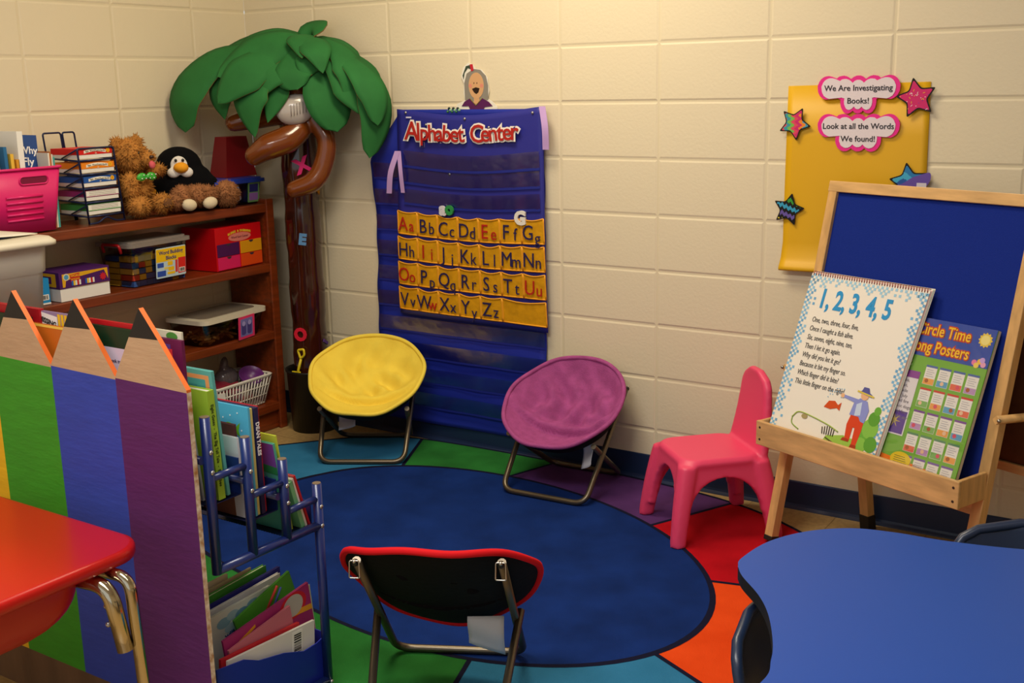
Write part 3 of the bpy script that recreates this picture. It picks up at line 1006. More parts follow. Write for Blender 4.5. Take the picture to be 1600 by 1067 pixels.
# ------------------------------------------------------------------ palm in a bin
PX, PY = -2.365, -.128
def palm():
    t = thing('waste_bin', 'black plastic waste bin in the corner holding the palm trunk', 'bin', (PX, PY, 0))
    b = MB(mat('black bin plastic', '#15130F', .45))
    b.lathe([(0, .003), (.098, .002), (.1, 0), (.113, .27), (.118, .272), (.118, .28), (.113, .281), (.109, .272), (.096, .01), (0, .008)], seg=40)
    b.build('body', t)
    t = thing('toy_shovel', 'yellow toy shovel standing in the black bin against the palm trunk', 'shovel', (PX, PY, 0))
    b = MB(plastic('#E6CE20'))
    e = V((.03, -.092, .37)) 
    b.tube([(.003, -.1, .2), (.012, -.098, .29), e + V((-.004, 0, -.03))], [.008, .006, .006], seg=8)
    b.tube(fillet([e + V((-.006, 0, -.03)), e + V((-.02, .0, .008)), e + V((.012, .004, .014)), e + V((.014, .004, -.012))], .008, closed=True), .0055, closed=True, seg=8)
    b.box((.001, -.1, .278), (.045, .006, .01), rot=Euler((0, 0, R(8))).to_matrix(), bev=.002)
    b.box((0, -.098, .2), (.05, .006, .1), bev=.002)
    b.build('shovel', t)

    t = thing('palm_tree', 'inflatable palm tree with brown trunk and green foam leaves in the corner', 'palm tree', (PX, PY, 0))
    m = mat('glossy brown vinyl', '#3A150B', .14, .6, var=.35, vscale=5, stretch=(3, 3, .4), coat=.5, bump=.25, bscale=10)
    b = MB(m)
    prof = [(0, .02), (.05, .015), (.072, .04)]
    n = 40
    for k in range(n + 1):
        z = .05 + k * 1.5 / n
        prof.append((.076 + .0025 * math.sin(z * 23) + .0015 * math.sin(z * 61), z))
    prof += [(.05, 1.6), (0, 1.62)]
    b.lathe(prof, seg=36)
    b.build('trunk', t)
    L = V((PX, PY, 0))
    # letter stickers
    for s_, c, p, sz, rot, lab in (('X', '#E02C78', (-2.315, -.123, 1.174), .085, 20, 'pink foam letter'), ('Y', '#C88A1A', (-2.286, -.095, 1.077), .062, -100, 'orange foam letter'),
                                   ('E', '#5C8EC0', (-2.328, -.136, .861), .062, -8, 'light blue foam letter'), ('O', '#E8203C', (-2.365, -.173, .442), .075, 0, 'red foam letter'), ('I', '#5A3A86', (-2.297, -.091, .40), .05, 60, 'violet foam letter')):
        d = (V(p) - L)
        d.z = 0
        ang = math.atan2(d.y, d.x)
        # same screen direction, on the trunk's skin
        ang = {'X': -38, 'Y': 6, 'E': -52, 'O': -78, 'I': 14}[s_]
        nn = V((math.cos(R(ang)), math.sin(R(ang)), 0))
        F = frame(nn * .0775 + V((0, 0, p[2])), V((-nn.y, nn.x, 0)), (0, 0, 1)) @ Matrix.Rotation(R(rot), 4, 'Z')
        b = MB(paper(c, .7))
        b.text(s_, sz, F, ext=.002, off=.004)
        b.build('letter_sticker', t, label=lab)
    # crown
    g = mat('green craft foam', '#276C33', .8, .3, bump=.15, bscale=300, var=.12, vscale=9)
    edge = mat('orange leaf edge', '#8A5A2A', .8)
    b = MB(g)
    b.ball(V((-2.285, -.175, 1.585)) - L, (.13, .11, .085))
    b.build('crown', t)
    LV = [([(-2.429, -.22, 1.668), (-2.55, -.394, 1.611), (-2.63, -.5, 1.472), (-2.633, -.503, 1.326)], .19, 1),
          ([(-2.374, -.223, 1.633), (-2.445, -.376, 1.557), (-2.48, -.438, 1.47), (-2.473, -.431, 1.375)], .17, 0),
          ([(-2.3, -.262, 1.617), (-2.334, -.379, 1.53), (-2.346, -.419, 1.43), (-2.333, -.406, 1.303)], .16, .15),
          ([(-2.272, -.235, 1.617), (-2.287, -.319, 1.528), (-2.282, -.342, 1.453), (-2.302, -.362, 1.36)], .13, 0),
          ([(-2.242, -.206, 1.667), (-2.218, -.266, 1.602), (-2.2, -.305, 1.544), (-2.183, -.302, 1.489)], .15, 1),
          ([(-2.206, -.17, 1.661), (-2.135, -.199, 1.563), (-2.094, -.215, 1.436), (-2.077, -.198, 1.318)], .2, .85),
          ([(-2.132, -.12, 1.652), (-1.974, -.125, 1.534), (-1.934, -.115, 1.381), (-1.968, -.134, 1.21)], .15, .8),
          ([(-2.137, -.131, 1.659), (-1.987, -.153, 1.559), (-1.919, -.142, 1.458), (-1.914, -.137, 1.342)], .13, .7),
          ([(-2.252, -.12, 1.63), (-2.269, -.12, 1.69), (-2.244, -.124, 1.732), (-2.178, -.112, 1.745)], .12, 1),
          ([(-2.238, -.152, 1.674), (-2.3, -.251, 1.68), (-2.378, -.347, 1.631), (-2.481, -.447, 1.545)], .19, .6),
          ([(-2.186, -.151, 1.686), (-2.07, -.15, 1.624), (-2.017, -.168, 1.535), (-2.027, -.192, 1.422)], .14, 0),
          ([(-2.32, -.142, 1.691), (-2.424, -.224, 1.693), (-2.52, -.308, 1.635), (-2.63, -.397, 1.561)], .17, .7),
          ([(-2.271, -.234, 1.655), (-2.327, -.344, 1.605), (-2.388, -.432, 1.531), (-2.445, -.488, 1.44)], .18, .4),
          ([(-2.244, -.1, 1.695), (-2.083, -.105, 1.612), (-1.982, -.09, 1.508), (-1.956, -.08, 1.327)], .13, .6),
          ([(-2.174, -.167, 1.652), (-2.068, -.176, 1.574), (-2.0, -.165, 1.459), (-1.965, -.146, 1.37)], .15, 0),
          ([(-2.252, -.216, 1.654), (-2.266, -.299, 1.591), (-2.283, -.358, 1.541), (-2.323, -.396, 1.45)], .14, .1),
          ([(-2.224, -.188, 1.671), (-2.172, -.221, 1.626), (-2.166, -.257, 1.576), (-2.165, -.27, 1.526)], .11, .1),
          ([(-2.26, -.13, 1.70), (-2.19, -.2, 1.69), (-2.12, -.24, 1.63), (-2.09, -.25, 1.55)], .13, .1),
          ([(-2.3, -.14, 1.705), (-2.24, -.2, 1.705), (-2.2, -.25, 1.67), (-2.17, -.28, 1.61)], .12, .1),
          ([(-2.3, -.12, 1.7), (-2.36, -.22, 1.71), (-2.42, -.32, 1.66), (-2.46, -.38, 1.59)], .15, .2),
          ([(-2.25, -.1, 1.7), (-2.14, -.12, 1.67), (-2.06, -.13, 1.6), (-2.0, -.14, 1.5)], .14, .3)]
    cen = V((-2.29, -.17, 1.52))
    def tipf(x, k):
        x = min(1, x)
        return x ** .9 * (1 - k) + k * math.sqrt(max(0, 1 - (1 - x) ** 2))
    for pts, w, blunt in LV:
        c = catmull([V(p) for p in pts], 6)
        n = len(c)
        b = MB(g, edge)
        rows = []
        for i, p in enumerate(c):
            s_ = i / (n - 1)
            tg = (c[min(i + 1, n - 1)] - c[max(i - 1, 0)]).normalized()
            out = (p - cen).normalized() + V((.62, -.78, .25)) * 1.15
            out = (out - tg * out.dot(tg)).normalized()
            sd = tg.cross(out)
            e = (1 - s_)
            prof = (.45 + .55 * min(1, s_ / .55)) * tipf(e / .42, blunt)
            hw = w / 2 * prof
            rows.append([p + sd * hw * k - out * (abs(k) ** 1.8) * hw * .13 - L for k in (-1, -.66, -.33, 0, .33, .66, 1)])
        vs = [[b.bm.verts.new(q) for q in r] for r in rows]
        for a, d in zip(vs, vs[1:]):
            for k in range(6):
                b.face([a[k], a[k + 1], d[k + 1], d[k]], g, True)
        o = b.build('leaf', t)
        sm = o.modifiers.new('thick', 'SOLIDIFY')
        sm.thickness = .004
        sm.offset = 0
        sm.material_offset_rim = 1
    # inflatable monkey hugging the trunk
    t = thing('inflatable_monkey', 'brown inflatable monkey with pale belly clinging under the palm leaves', 'inflatable toy', (-2.3, -.2, 1.36))
    L = V((-2.3, -.2, 1.36))
    m = mat('glossy tan vinyl', '#743A12', .2, .5, coat=.35, bump=.3, bscale=30)
    b = MB(m)
    b.ball(V((-2.285, -.215, 1.405)) - L, (.085, .05, .1))
    b.ball(V((-2.262, -.235, 1.5)) - L, (.06, .05, .06))
    def limb(pts, rs):
        c = catmull([V(p) - L for p in pts], 6)
        n = len(c)
        rr = []
        for i in range(n):
            f = i / (n - 1) * (len(rs) - 1)
            k = min(int(f), len(rs) - 2)
            rr.append(rs[k] + (rs[k + 1] - rs[k]) * (f - k))
        b.tube(c, rr, seg=16)
        b.ball(c[-1], rr[-1], seg=14)
        b.ball(c[0], rr[0], seg=14)
    limb([(-2.25, -.24, 1.325), (-2.275, -.285, 1.29), (-2.325, -.345, 1.262), (-2.375, -.375, 1.228)], [.05, .056, .054, .042])
    limb([(-2.215, -.19, 1.385), (-2.16, -.175, 1.285), (-2.172, -.19, 1.18), (-2.2, -.225, 1.115), (-2.262, -.272, 1.085)], [.042, .04, .042, .042, .036])
    limb([(-2.35, -.25, 1.39), (-2.42, -.3, 1.38), (-2.49, -.37, 1.36)], [.045, .048, .036])
    b.remesh(.006, 4)
    b.build('body', t)
    b = MB(mat('grey white vinyl', '#B9B0A8', .2, .5, coat=.4))
    b.ball(V((-2.235, -.268, 1.41)) - L, (.08, .034, .062), rot=Euler((0, R(-14), R(45))).to_matrix(), seg=24)
    for k in range(6):
        x = -.018 + k * .012
        b.tube([V((-2.235, -.268, 1.41)) - L + V((.7 * x + .0245, .7 * x - .0245, zz + .25 * x)) for zz in (-.022, 0, .024)], .0013, mat('grey vinyl seam', '#857C76', .3), seg=5)
    b.build('belly', t, label='pale ribbed belly')
palm()

# ------------------------------------------------------------------ pocket charts on the back wall
def wallM(x, y, z):
    return frame((x, y, z), (1, 0, 0), (0, 0, 1))
m_blue = mat('royal blue nylon', '#1C2C9C', .5, .4, bump=.5, bscale=14, sheen=.2)
def big_chart():
    t = thing('pocket_chart', 'tall royal blue pocket chart hanging behind the alphabet chart', 'pocket chart', (-1.62, 0, .74))
    o = V((1.62, 0, -.74))
    b = MB(m_blue)
    z0, z1 = .075, 1.4
    def edgeL(z):
        if z > 1.2:
            f = (z - 1.2) / .2
            return -2.052 + (2.052 - 1.895) * f
        return -2.052 + .006 * math.sin(z * 9)
    def P(u, v):
        z = z0 + (z1 - z0) * v
        x = edgeL(z) + (-1.203 - edgeL(z)) * u
        bl = .018 * math.exp(-((u - .04) / .09) ** 2) * math.exp(-((z - 1.2) / .1) ** 2)
        y = -.0125 - .004 * math.sin(z * 31 + 2 * u) - .003 * math.sin(7 * u + 3 * z) - bl
        return V((x, y, z)) + o
    b.grid(P, 24, 80)
    q = b.build('backing', t)
    s_ = q.modifiers.new('thick', 'SOLIDIFY')
    s_.thickness = .002
    s_.offset = 0
    cl = vinyl('clear chart vinyl', '#C4C8DC', .2, .25)
    n = 10
    for i in range(n):
        za = .15 + i * .108
        b = MB(cl)
        def Q(u, v):
            p = P(.02 + .96 * u, 0)
            z = za + .062 * v
            x = edgeL(z) + .012 + (-1.215 - edgeL(z)) * u
            return V((x, -.0225 - .002 * math.sin(20 * u + i * 2) - .004 * v, z)) + o
        b.grid(Q, 24, 3)
        b.build('clear_pocket', t)
        b = MB(mat('dark blue hem', '#162488', .5))
        b.grid(lambda u, v: Q(u, 0) + V((0, -.0006, -.006 + .008 * v)), 24, 1)
        b.build('pocket_hem', t)
big_chart()

LET = ['Aa', 'Bb', 'Cc', 'Dd', 'Ee', 'Ff', 'Gg', 'Hh', 'Ii', 'Jj', 'Kk', 'Ll', 'Mm', 'Nn', 'Oo', 'Pp', 'Qq', 'Rr', 'Ss', 'Tt', 'Uu', 'Vv', 'Ww', 'Xx', 'Yy', 'Zz']
def alpha_chart():
    t = thing('alphabet_chart', 'blue hanging alphabet chart with rows of yellow letter pockets', 'alphabet chart', (-1.54, 0, .98))
    o = V((1.54, 0, -.98))
    b = MB(mat('indigo nylon', '#2A2C8E', .5, .4, bump=.4, bscale=14))
    xl = lambda v: -1.918 + .022 * v
    xr = lambda v: -1.182 - .014 * v
    zt = lambda u: 1.403 + .006 * u - .028 * math.sin(PI * u) ** 1.2
    zb = lambda u: .553 - .012 * u
    def P(u, v, dy=0):
        z = zb(u) + (zt(u) - zb(u)) * v
        x = xl(v) + (xr(v) - xl(v)) * u
        y = -.034 - .003 * math.sin(6 * u + 5 * v) - .006 * v * math.sin(PI * u) - dy
        return V((x, y, z)) + o
    b.grid(P, 28, 36)
    q = b.build('backing', t)
    s_ = q.modifiers.new('thick', 'SOLIDIFY')
    s_.thickness = .002
    s_.offset = 0
    # clear pockets
    cl = vinyl('clear chart vinyl', '#C4C8DC', .2, .25)
    for i, (v0, v1) in enumerate(((.555, .625), (.655, .725), (.735, .81))):
        b = MB(cl)
        b.grid(lambda u, v: P(.05 + .93 * u, v0 + (v1 - v0) * v, .005 + .004 * v + .0015 * math.sin(u * 40)), 40, 3)
        b.build('clear_pocket', t)
        b = MB(mat('dark blue hem', '#162488', .5))
        b.grid(lambda u, v: P(.05 + .93 * u, v0 - .008 + .012 * v, .0065), 24, 1)
        b.build('pocket_hem', t)
    # yellow pockets
    ye = mat('mustard pocket fabric', '#D69A10', .7, .2, bump=.6, bscale=60, var=.15, vscale=30)
    ye2 = mat('yellow pocket binding', '#F0A61A', .6)
    red, navy = paper('#B8241A'), paper('#2A2250')
    for r in range(4):
        for c in range(7):
            k = r * 7 + c
            if k > 26:
                continue
            span = 2 if k == 26 else 1
            u0, u1 = c / 7 + .004, (c + span) / 7 - .002
            v1 = .515 - r * .1255
            v0 = v1 - .112
            b = MB(ye)
            sag = rnd.uniform(.006, .012) * (1.5 if k == 26 else 1)
            def Q(u, v):
                uu = u0 + (u1 - u0) * u
                return P(uu, v0 + (v1 - v0) * v - sag * v * math.sin(PI * u) - .008 * uu * 0, .004 + .004 * v + .003 * math.sin(PI * u))
            b.grid(Q, 6, 5)
            for a, d in (((0, 1), (1, 1)), ((0, 0), (0, 1)), ((1, 0), (1, 1)), ((0, 0), (1, 0))):
                L = [Q(a[0] + (d[0] - a[0]) * i / 6, a[1] + (d[1] - a[1]) * i / 6) + V((0, -.0005, 0)) for i in range(7)]
                b.tube(L, .003, ye2, seg=5)
            pk = b.build('letter_pocket', t)
            if k < 26:
                w = LET[k]
                vowel = w[0] in 'AEIOU'
                b = MB(red if vowel else navy)
                cen = Q(.5, .45)
                F = frame(cen + V((0, -.0035, 0)), (1, 0, -.008), (0, 0, 1))
                b.text(w[0], .082, F @ Matrix.Translation((-.02, .0, 0)), red if vowel else navy, ext=.0006, sx=.9)
                b.text(w[1], .07, F @ Matrix.Translation((.024, -.006 - (.012 if w[1] in 'gjpqy' else 0), 0)), red if (vowel or w == 'Ww') else navy, ext=.0006, sx=.9)
                b.build('letter', pk, label=('red' if vowel else 'navy') + ' letters ' + w)
    # title cut out
    b = MB(paper('#F4EFE6'))
    jit = random.Random(3)
    xs = -.29
    word = [('A', .115), ('l', .11), ('p', .1), ('h', .1), ('a', .1), ('b', .1), ('e', .1), ('t', .1), (' ', .1), ('C', .105), ('e', .1), ('n', .1), ('t', .1), ('e', .1), ('r', .105)]
    adv = {'A': .062, 'l': .027, 'p': .052, 'h': .046, 'a': .047, 'b': .048, 'e': .046, 't': .036, ' ': .05, 'C': .058, 'n': .048, 'r': .04}
    red = mat('red foil', '#B81A14', .3, .6)
    for i, (ch, sz) in enumerate(word):
        a = adv[ch] * .78
        if ch == ' ':
            b.build('title_word', t, label='red and white cut-out word Alphabet')
            b = MB(paper('#F4EFE6'))
        else:
            u = (xs + .29) / .53
            base = V((xs + a / 2, -.052, .335 - .012 * math.sin(PI * (u + .05))))
            F = frame(base, (1, 0, 0), (0, 0, 1)) @ Matrix.Rotation(R(jit.uniform(-7, 7)), 4, 'Z')
            sz = sz * .92
            F = F @ Matrix.Translation((0, 0, .0009 * (i % 3)))
            b.text(ch, sz, F, paper('#F4EFE6'), ext=.0004, off=.0075)
            b.text(ch, sz, F @ Matrix.Translation((0, 0, .0036)), red, ext=.0012, off=.001)
        xs += a
    b.build('title_word', t, label='red and white cut-out word Center')
    for u, v in ((.07, 1), (.5, .995), (.94, .99), (.22, .955), (.42, .925), (.66, .95), (.38, .73)):
        b = MB(mat('steel pin', '#B8B8B4', .3, metal=.9))
        p = P(u, v - .012) + V((0, -.003, 0))
        b.ball(p, (.006, .005, .006), seg=10)
        b.build('pin', t)
    b = MB(paper('#DCD8F0'))
    b.prism(rrect(.028, .006, .001, 2), 0, .0005, None, wallM(-1.83 + 1.54, -.04, 1.37 - .98))
    b.build('maker_label', t)
    lil = mat('lilac ribbon', '#C8A4DE', .55, .3, sheen=.3)
    def rib(p0, p1, w, bow=.02):
        b = MB(lil)
        c = catmull([V(p0), (V(p0) + V(p1)) / 2 + V((bow, -.012, 0)), V(p1)], 8)
        b.loft([[p + V((-w / 2, 0, 0)) + o, p + V((w / 2, 0, 0)) + o, p + V((w / 2, .001, 0)) + o, p + V((-w / 2, .001, 0)) + o] for p in c], smooth=False, cap0=True, cap1=True)
        b.build('ribbon', t)
    rib((-1.888, -.05, 1.235), (-1.94, -.052, 1.06), .028, -.004)
    rib((-1.882, -.048, 1.235), (-1.868, -.05, 1.065), .02, .008)
    rib((-1.188, -.047, 1.41), (-1.172, -.05, 1.25), .028, .012)
    for (x, z), c, s_ in (((-1.665, 1.005), '#D8D4DC', 'a'), ((-1.632, 1.008), '#2E9048', 'o'), ((-1.292, .985), '#E8E4DA', 'G')):
        q = thing('foam_letter', {'a': 'pale lilac foam letter poking out of the third yellow pocket', 'o': 'green foam letter beside the pale one above the yellow pockets', 'G': 'white foam letter poking out of the last pocket of the top row'}[s_], 'letter', (x, -.05, z))
        b = MB(paper(c, .8))
        b.text(s_, .07, wallM(0, 0, 0), ext=.004, off=.004)
        b.build('letter', q)
alpha_chart()

# paper girl -----------------------------------------------------------------
def girl():
    t = thing('paper_cutout', 'paper cut-out of a singing girl with feather standing above the alphabet chart', 'paper cutout', (-1.515, -.006, 1.4))
    def ell(cx, cy, rx, ry, n=28):
        return [(cx + rx * math.cos(2 * PI * k / n), cy + ry * math.sin(2 * PI * k / n)) for k in range(n)]
    F = wallM(0, 0, 0)
    b = MB(paper('#EEE9DC'))
    b.prism([(-.1, .0), (-.095, .02), (-.055, .035), (-.06, .06), (-.058, .1), (-.07, .125), (-.06, .16), (-.035, .178), (-.01, .17), (.0, .155), (.03, .15), (.055, .12), (.062, .07), (.055, .04), (.075, .03), (.1, .008), (.1, 0)], 0, .0012, None, F)
    b.build('backing', t)
    b = MB(paper('#8F897E'))
    b.prism([(-.054, .035), (-.056, .1), (-.043, .137), (-.01, .154), (.022, .15), (.048, .127), (.058, .09), (.057, .035), (.035, .03), (-.035, .03)], .0013, .002, None, F)
    b.build('hair', t, label='grey hair')
    b = MB(paper('#D8A878'))
    b.prism(ell(.002, .09, .036, .05), .0021, .003, None, F)
    b.prism([(-.012, .02), (.016, .02), (.014, .05), (-.01, .05)], .0021, .0026, None, F)
    k = paper('#2A1A10')
    b.prism([(-.018, .078), (.0, .084), (.018, .08), (.012, .064), (.002, .058), (-.008, .064)], .003, .0036, k, F)
    for x in (-.008, .006):
        b.prism(ell(x, .1, .0018, .003, 10), .003, .0036, k, F)
    for x in (-.026, .028):
        b.prism(ell(x, .09, .008, .008, 14), .003, .0034, paper('#E0907A'), F)
    b.build('face', t)
    b = MB(paper('#5A1E56'))
    b.prism([(-.07, .012), (-.055, .03), (-.028, .042), (.0, .014), (.03, .042), (.06, .028), (.078, .012), (.04, .008), (.036, -.0), (-.03, .0), (-.036, .012)], .003, .004, None, F)
    for s_ in (-1, 1):
        b.tube([F @ V((s_ * .029, .042, .0042)), F @ V((0, .014, .0042))], .0018, paper('#8A7A3A'), seg=5)
    b.build('shirt', t, label='purple shirt')
    b = MB(paper('#E8E2D4'))
    for s_ in (-1, 1):
        b.prism([(s_ * .036, .0), (s_ * .1, .008), (s_ * .1, .0)][::s_], .003, .0038, None, F)
    b.build('sleeves', t)
    b = MB(paper('#3A4A3A'))
    b.prism([(-.012, .15), (-.022, .17), (-.045, .165), (-.062, .13), (-.058, .115), (-.052, .14), (-.036, .158)], .0022, .003, None, F)
    b.prism([(-.02, .145), (-.008, .148), (-.012, .172), (-.026, .172)], .003, .0036, paper('#C82838'), F)
    b.build('feather', t)
    q = thing('beaded_clip', 'small green and dark glittery clip on top edge of the charts', 'clip', (-1.6, -.045, 1.398))
    b = MB(mat('green glitter', '#2E6E4A', .3, .6))
    for i in range(9):
        b.ball((-.028 + .007 * i, 0, .006 * ((i * 5) % 3 - 1)), .006, (b.mats[0], paper('#1A2A2A'), paper('#8AB898'))[i % 3], seg=8)
    b.build('beads', q)
girl()

# yellow poster --------------------------------------------------------------
def poster():
    t = thing('yellow_poster', 'plain yellow paper poster with curled bottom edge on the back wall', 'poster', (-.025, 0, 1.16))
    o = V((.025, 0, -1.16))
    b = MB(mat('yellow poster paper', '#E2AE14', .45, .4))
    prof = [(1.468, -.003), (1.3, -.006), (1.1, -.008), (.95, -.008), (.9, -.011), (.885, -.02), (.872, -.03), (.862, -.034), (.856, -.03), (.858, -.022)]
    n = 20
    rows = []
    for z, y in prof:
        rows.append([V((-.254 + (.455) * k / n - (.004 if z < .95 else 0) + .008 * (1.468 - z) / .6 * k / n, y - .004 * math.sin(k * .5) * (1.4 - z), z + .006 * (k / n))) + o for k in range(n + 1)])
    vs = [[b.bm.verts.new(p) for p in r] for r in rows]
    for a, d in zip(vs, vs[1:]):
        for k in range(n):
            b.face([a[k], a[k + 1], d[k + 1], d[k]], None, True)
    q = b.build('sheet', t)
    s_ = q.modifiers.new('thick', 'SOLIDIFY')
    s_.thickness = .001
    def cloud(x, z, lines, w1, w2, lab, dz):
        c = thing('paper_banner', lab, 'banner', (x, -.014, z), group='scalloped pink paper banners')
        F = wallM(0, 0, 0)
        for m, g, y0 in ((paper('#EE2C92'), .004, .0), (paper('#E8DCE2'), .004, .0014)):
            b = MB(m)
            blobs = []
            for cx, cy, w_, h_, nb in ((0, .022, w1, .05, 5), (.002, -.022, w2, .05, 3)):
                for i in range(nb):
                    bx = cx - w_ / 2 + w_ * (i + .5) / nb
                    rr = w_ / nb * .62
                    blobs.append((bx, cy, rr + g, .034 + g))
                blobs.append((cx, cy, w_ * .5 + g, .016 + g))
            pts = []
            for k in range(180):
                a = 2 * PI * k / 180
                r_ = .25
                while r_ > .005 and not any(((r_ * math.cos(a) - p) / u) ** 2 + ((r_ * math.sin(a) + .0 - q_) / v) ** 2 < 1 for p, q_, u, v in blobs):
                    r_ -= .0012
                pts.append((r_ * math.cos(a), r_ * math.sin(a)))
            if y0:
                pts = [(x * (1 - .0135 / math.hypot(x, y)), y * (1 - .0135 / math.hypot(x, y))) for x, y in pts]
            b.prism(pts, y0, y0 + .001, None, F)
            b.build('backing' if y0 == 0 else 'panel', c, label='hot pink scalloped backing' if y0 == 0 else 'pale pink lettered panel')
        for s_, x_, y_ in ((lines[0], 0, .02), (lines[1], .002, -.02)):
            b = MB(paper('#2A2426'))
            b.text(s_, .0255, F @ Matrix.Translation((x_, y_, .0032)), off=.0002)
            b.build('lettering', c)
    cloud(-.02, 1.438, ('We Are Investigating', 'Books!'), .245, .1, 'upper pink scalloped banner reading We Are Investigating Books', 0)
    cloud(-.015, 1.318, ('Look at all the Words', 'We found!'), .245, .13, 'lower pink scalloped banner reading Look at all the Words We found', 0)
    # stars
    def st(x, z, rot, lab, kind, ro=.058):
        c = thing('paper_star', lab, 'star', (x, -.016, z), group='patterned paper stars')
        F = wallM(0, 0, 0)
        def sp(k):
            pts = fillet([V((p[0], p[1], 0)) for p in star(ro * k, ro * k * .5, 5, rot)], ro * .12, 3, True)
            return [(p.x, p.y) for p in pts]
        b = MB(paper('#17130F'))
        b.prism(sp(1.0), 0, .0012, None, F)
        b.build('outline', c, label='black outline')
        base = {'pink': '#D42A6E', 'wave': '#E24A62', 'zig': '#17130F', 'blue': '#2C7CB8'}[kind]
        m = paper(base)
        b = MB(m)
        inner = sp(.86)
        b.prism(inner, .0013, .0018, m, F)
        def inside(x, y):
            k = False
            n = len(inner)
            for i in range(n):
                (x1, y1), (x2, y2) = inner[i], inner[(i + 1) % n]
                if (y1 > y) != (y2 > y) and x < (x2 - x1) * (y - y1) / (y2 - y1) + x1:
                    k = not k
            return k
        q = random.Random(int(x * 100) + 5)
        if kind == 'pink':
            for _ in range(110):
                px_, py_ = q.uniform(-ro, ro), q.uniform(-ro, ro)
                if inside(px_, py_) and inside(px_ + .002, py_ + .002):
                    a = q.uniform(0, PI)
                    w, h = (.0012, .0012) if q.random() < .5 else (.0035, .0008)
                    r_ = [(px_ + u * w * math.cos(a) - v * h * math.sin(a), py_ + u * w * math.sin(a) + v * h * math.cos(a)) for u, v in ((-1, -1), (1, -1), (1, 1), (-1, 1))]
                    b.prism(r_, .0019, .0022, paper(q.choice(('#F4D8D8', '#F2C020', '#F8F0F0', '#8A3AA8'))), F)
        else:
            cell = .0022
            cols = {'wave': ['#E24A62', '#E24A62', '#3A9AA8', '#7AC050', '#E24A62', '#D02A70', '#F08A2A', '#3AA0B8', '#E24A62'],
                    'zig': ['#17130F', '#D8C83A', '#17130F', '#6A58A8', '#17130F', '#3AA0C8', '#17130F', '#3C9A3C', '#17130F', '#D8503A'],
                    'blue': ['#2C7CB8', '#48B0D8', '#2A5AA8', '#48B0D8', '#2C7CB8', '#2A5AA8']}[kind]
            n = int(ro / cell) + 1
            for i in range(-n, n):
                for j in range(-n, n):
                    cx, cy = (i + .5) * cell, (j + .5) * cell
                    if inside(cx, cy):
                        if kind == 'wave':
                            f = (cx + .006 * math.sin(cy * 300)) / ro
                        elif kind == 'zig':
                            f = (cy * .9 + cx * .35 + .004 * (abs(((cx / .014) % 1) - .5) * 4 - 1)) / ro
                        else:
                            f = (cy + .01 * math.sin(cx * 90)) / ro
                        k = cols[int((f + 1) / 2 * len(cols) * .999) % len(cols)]
                        if k != base:
                            h = cell * .5
                            b.quad([F @ V((cx + u * h, cy + v * h, .0021)) for u, v in ((-1, -1), (1, -1), (1, 1), (-1, 1))], paper(k))
        b.build('pattern', c)
    st(.163, 1.425, 12, 'hot pink sprinkled star on the top right corner of the yellow poster', 'pink', .066)
    st(-.224, 1.347, -28, 'red and turquoise wavy star on the upper left of the yellow poster', 'wave')
    st(-.235, 1.062, -12, 'black star with coloured zigzags on the lower left of the yellow poster', 'zig')
    st(.155, 1.165, 10, 'blue star half hidden behind the easel top and a purple paper', 'blue', .065)
    c = thing('paper_shape', 'purple paper shape with white tag showing above the easel', 'paper', (.165, -.02, 1.155))
    F = wallM(0, 0, 0)
    b = MB(paper('#6A52AC'))
    pts = [(.056, .045), (.058, .02), (.04, -.01), (.0, -.045), (-.08, -.06), (-.11, -.03), (-.05, -.0), (-.03, .004), (.0, .026), (.03, .036)]
    pts = [(p.x, p.y) for p in fillet([V((x, y, 0)) for x, y in pts], .012, 3, True)]
    b.prism(pts, 0, .001, None, F)
    b.prism(rrect(.03, .026, .001, 1, .03, -.004), .0011, .0015, paper('#DCD4E0'), F)
    b.build('sheet', c)
poster()

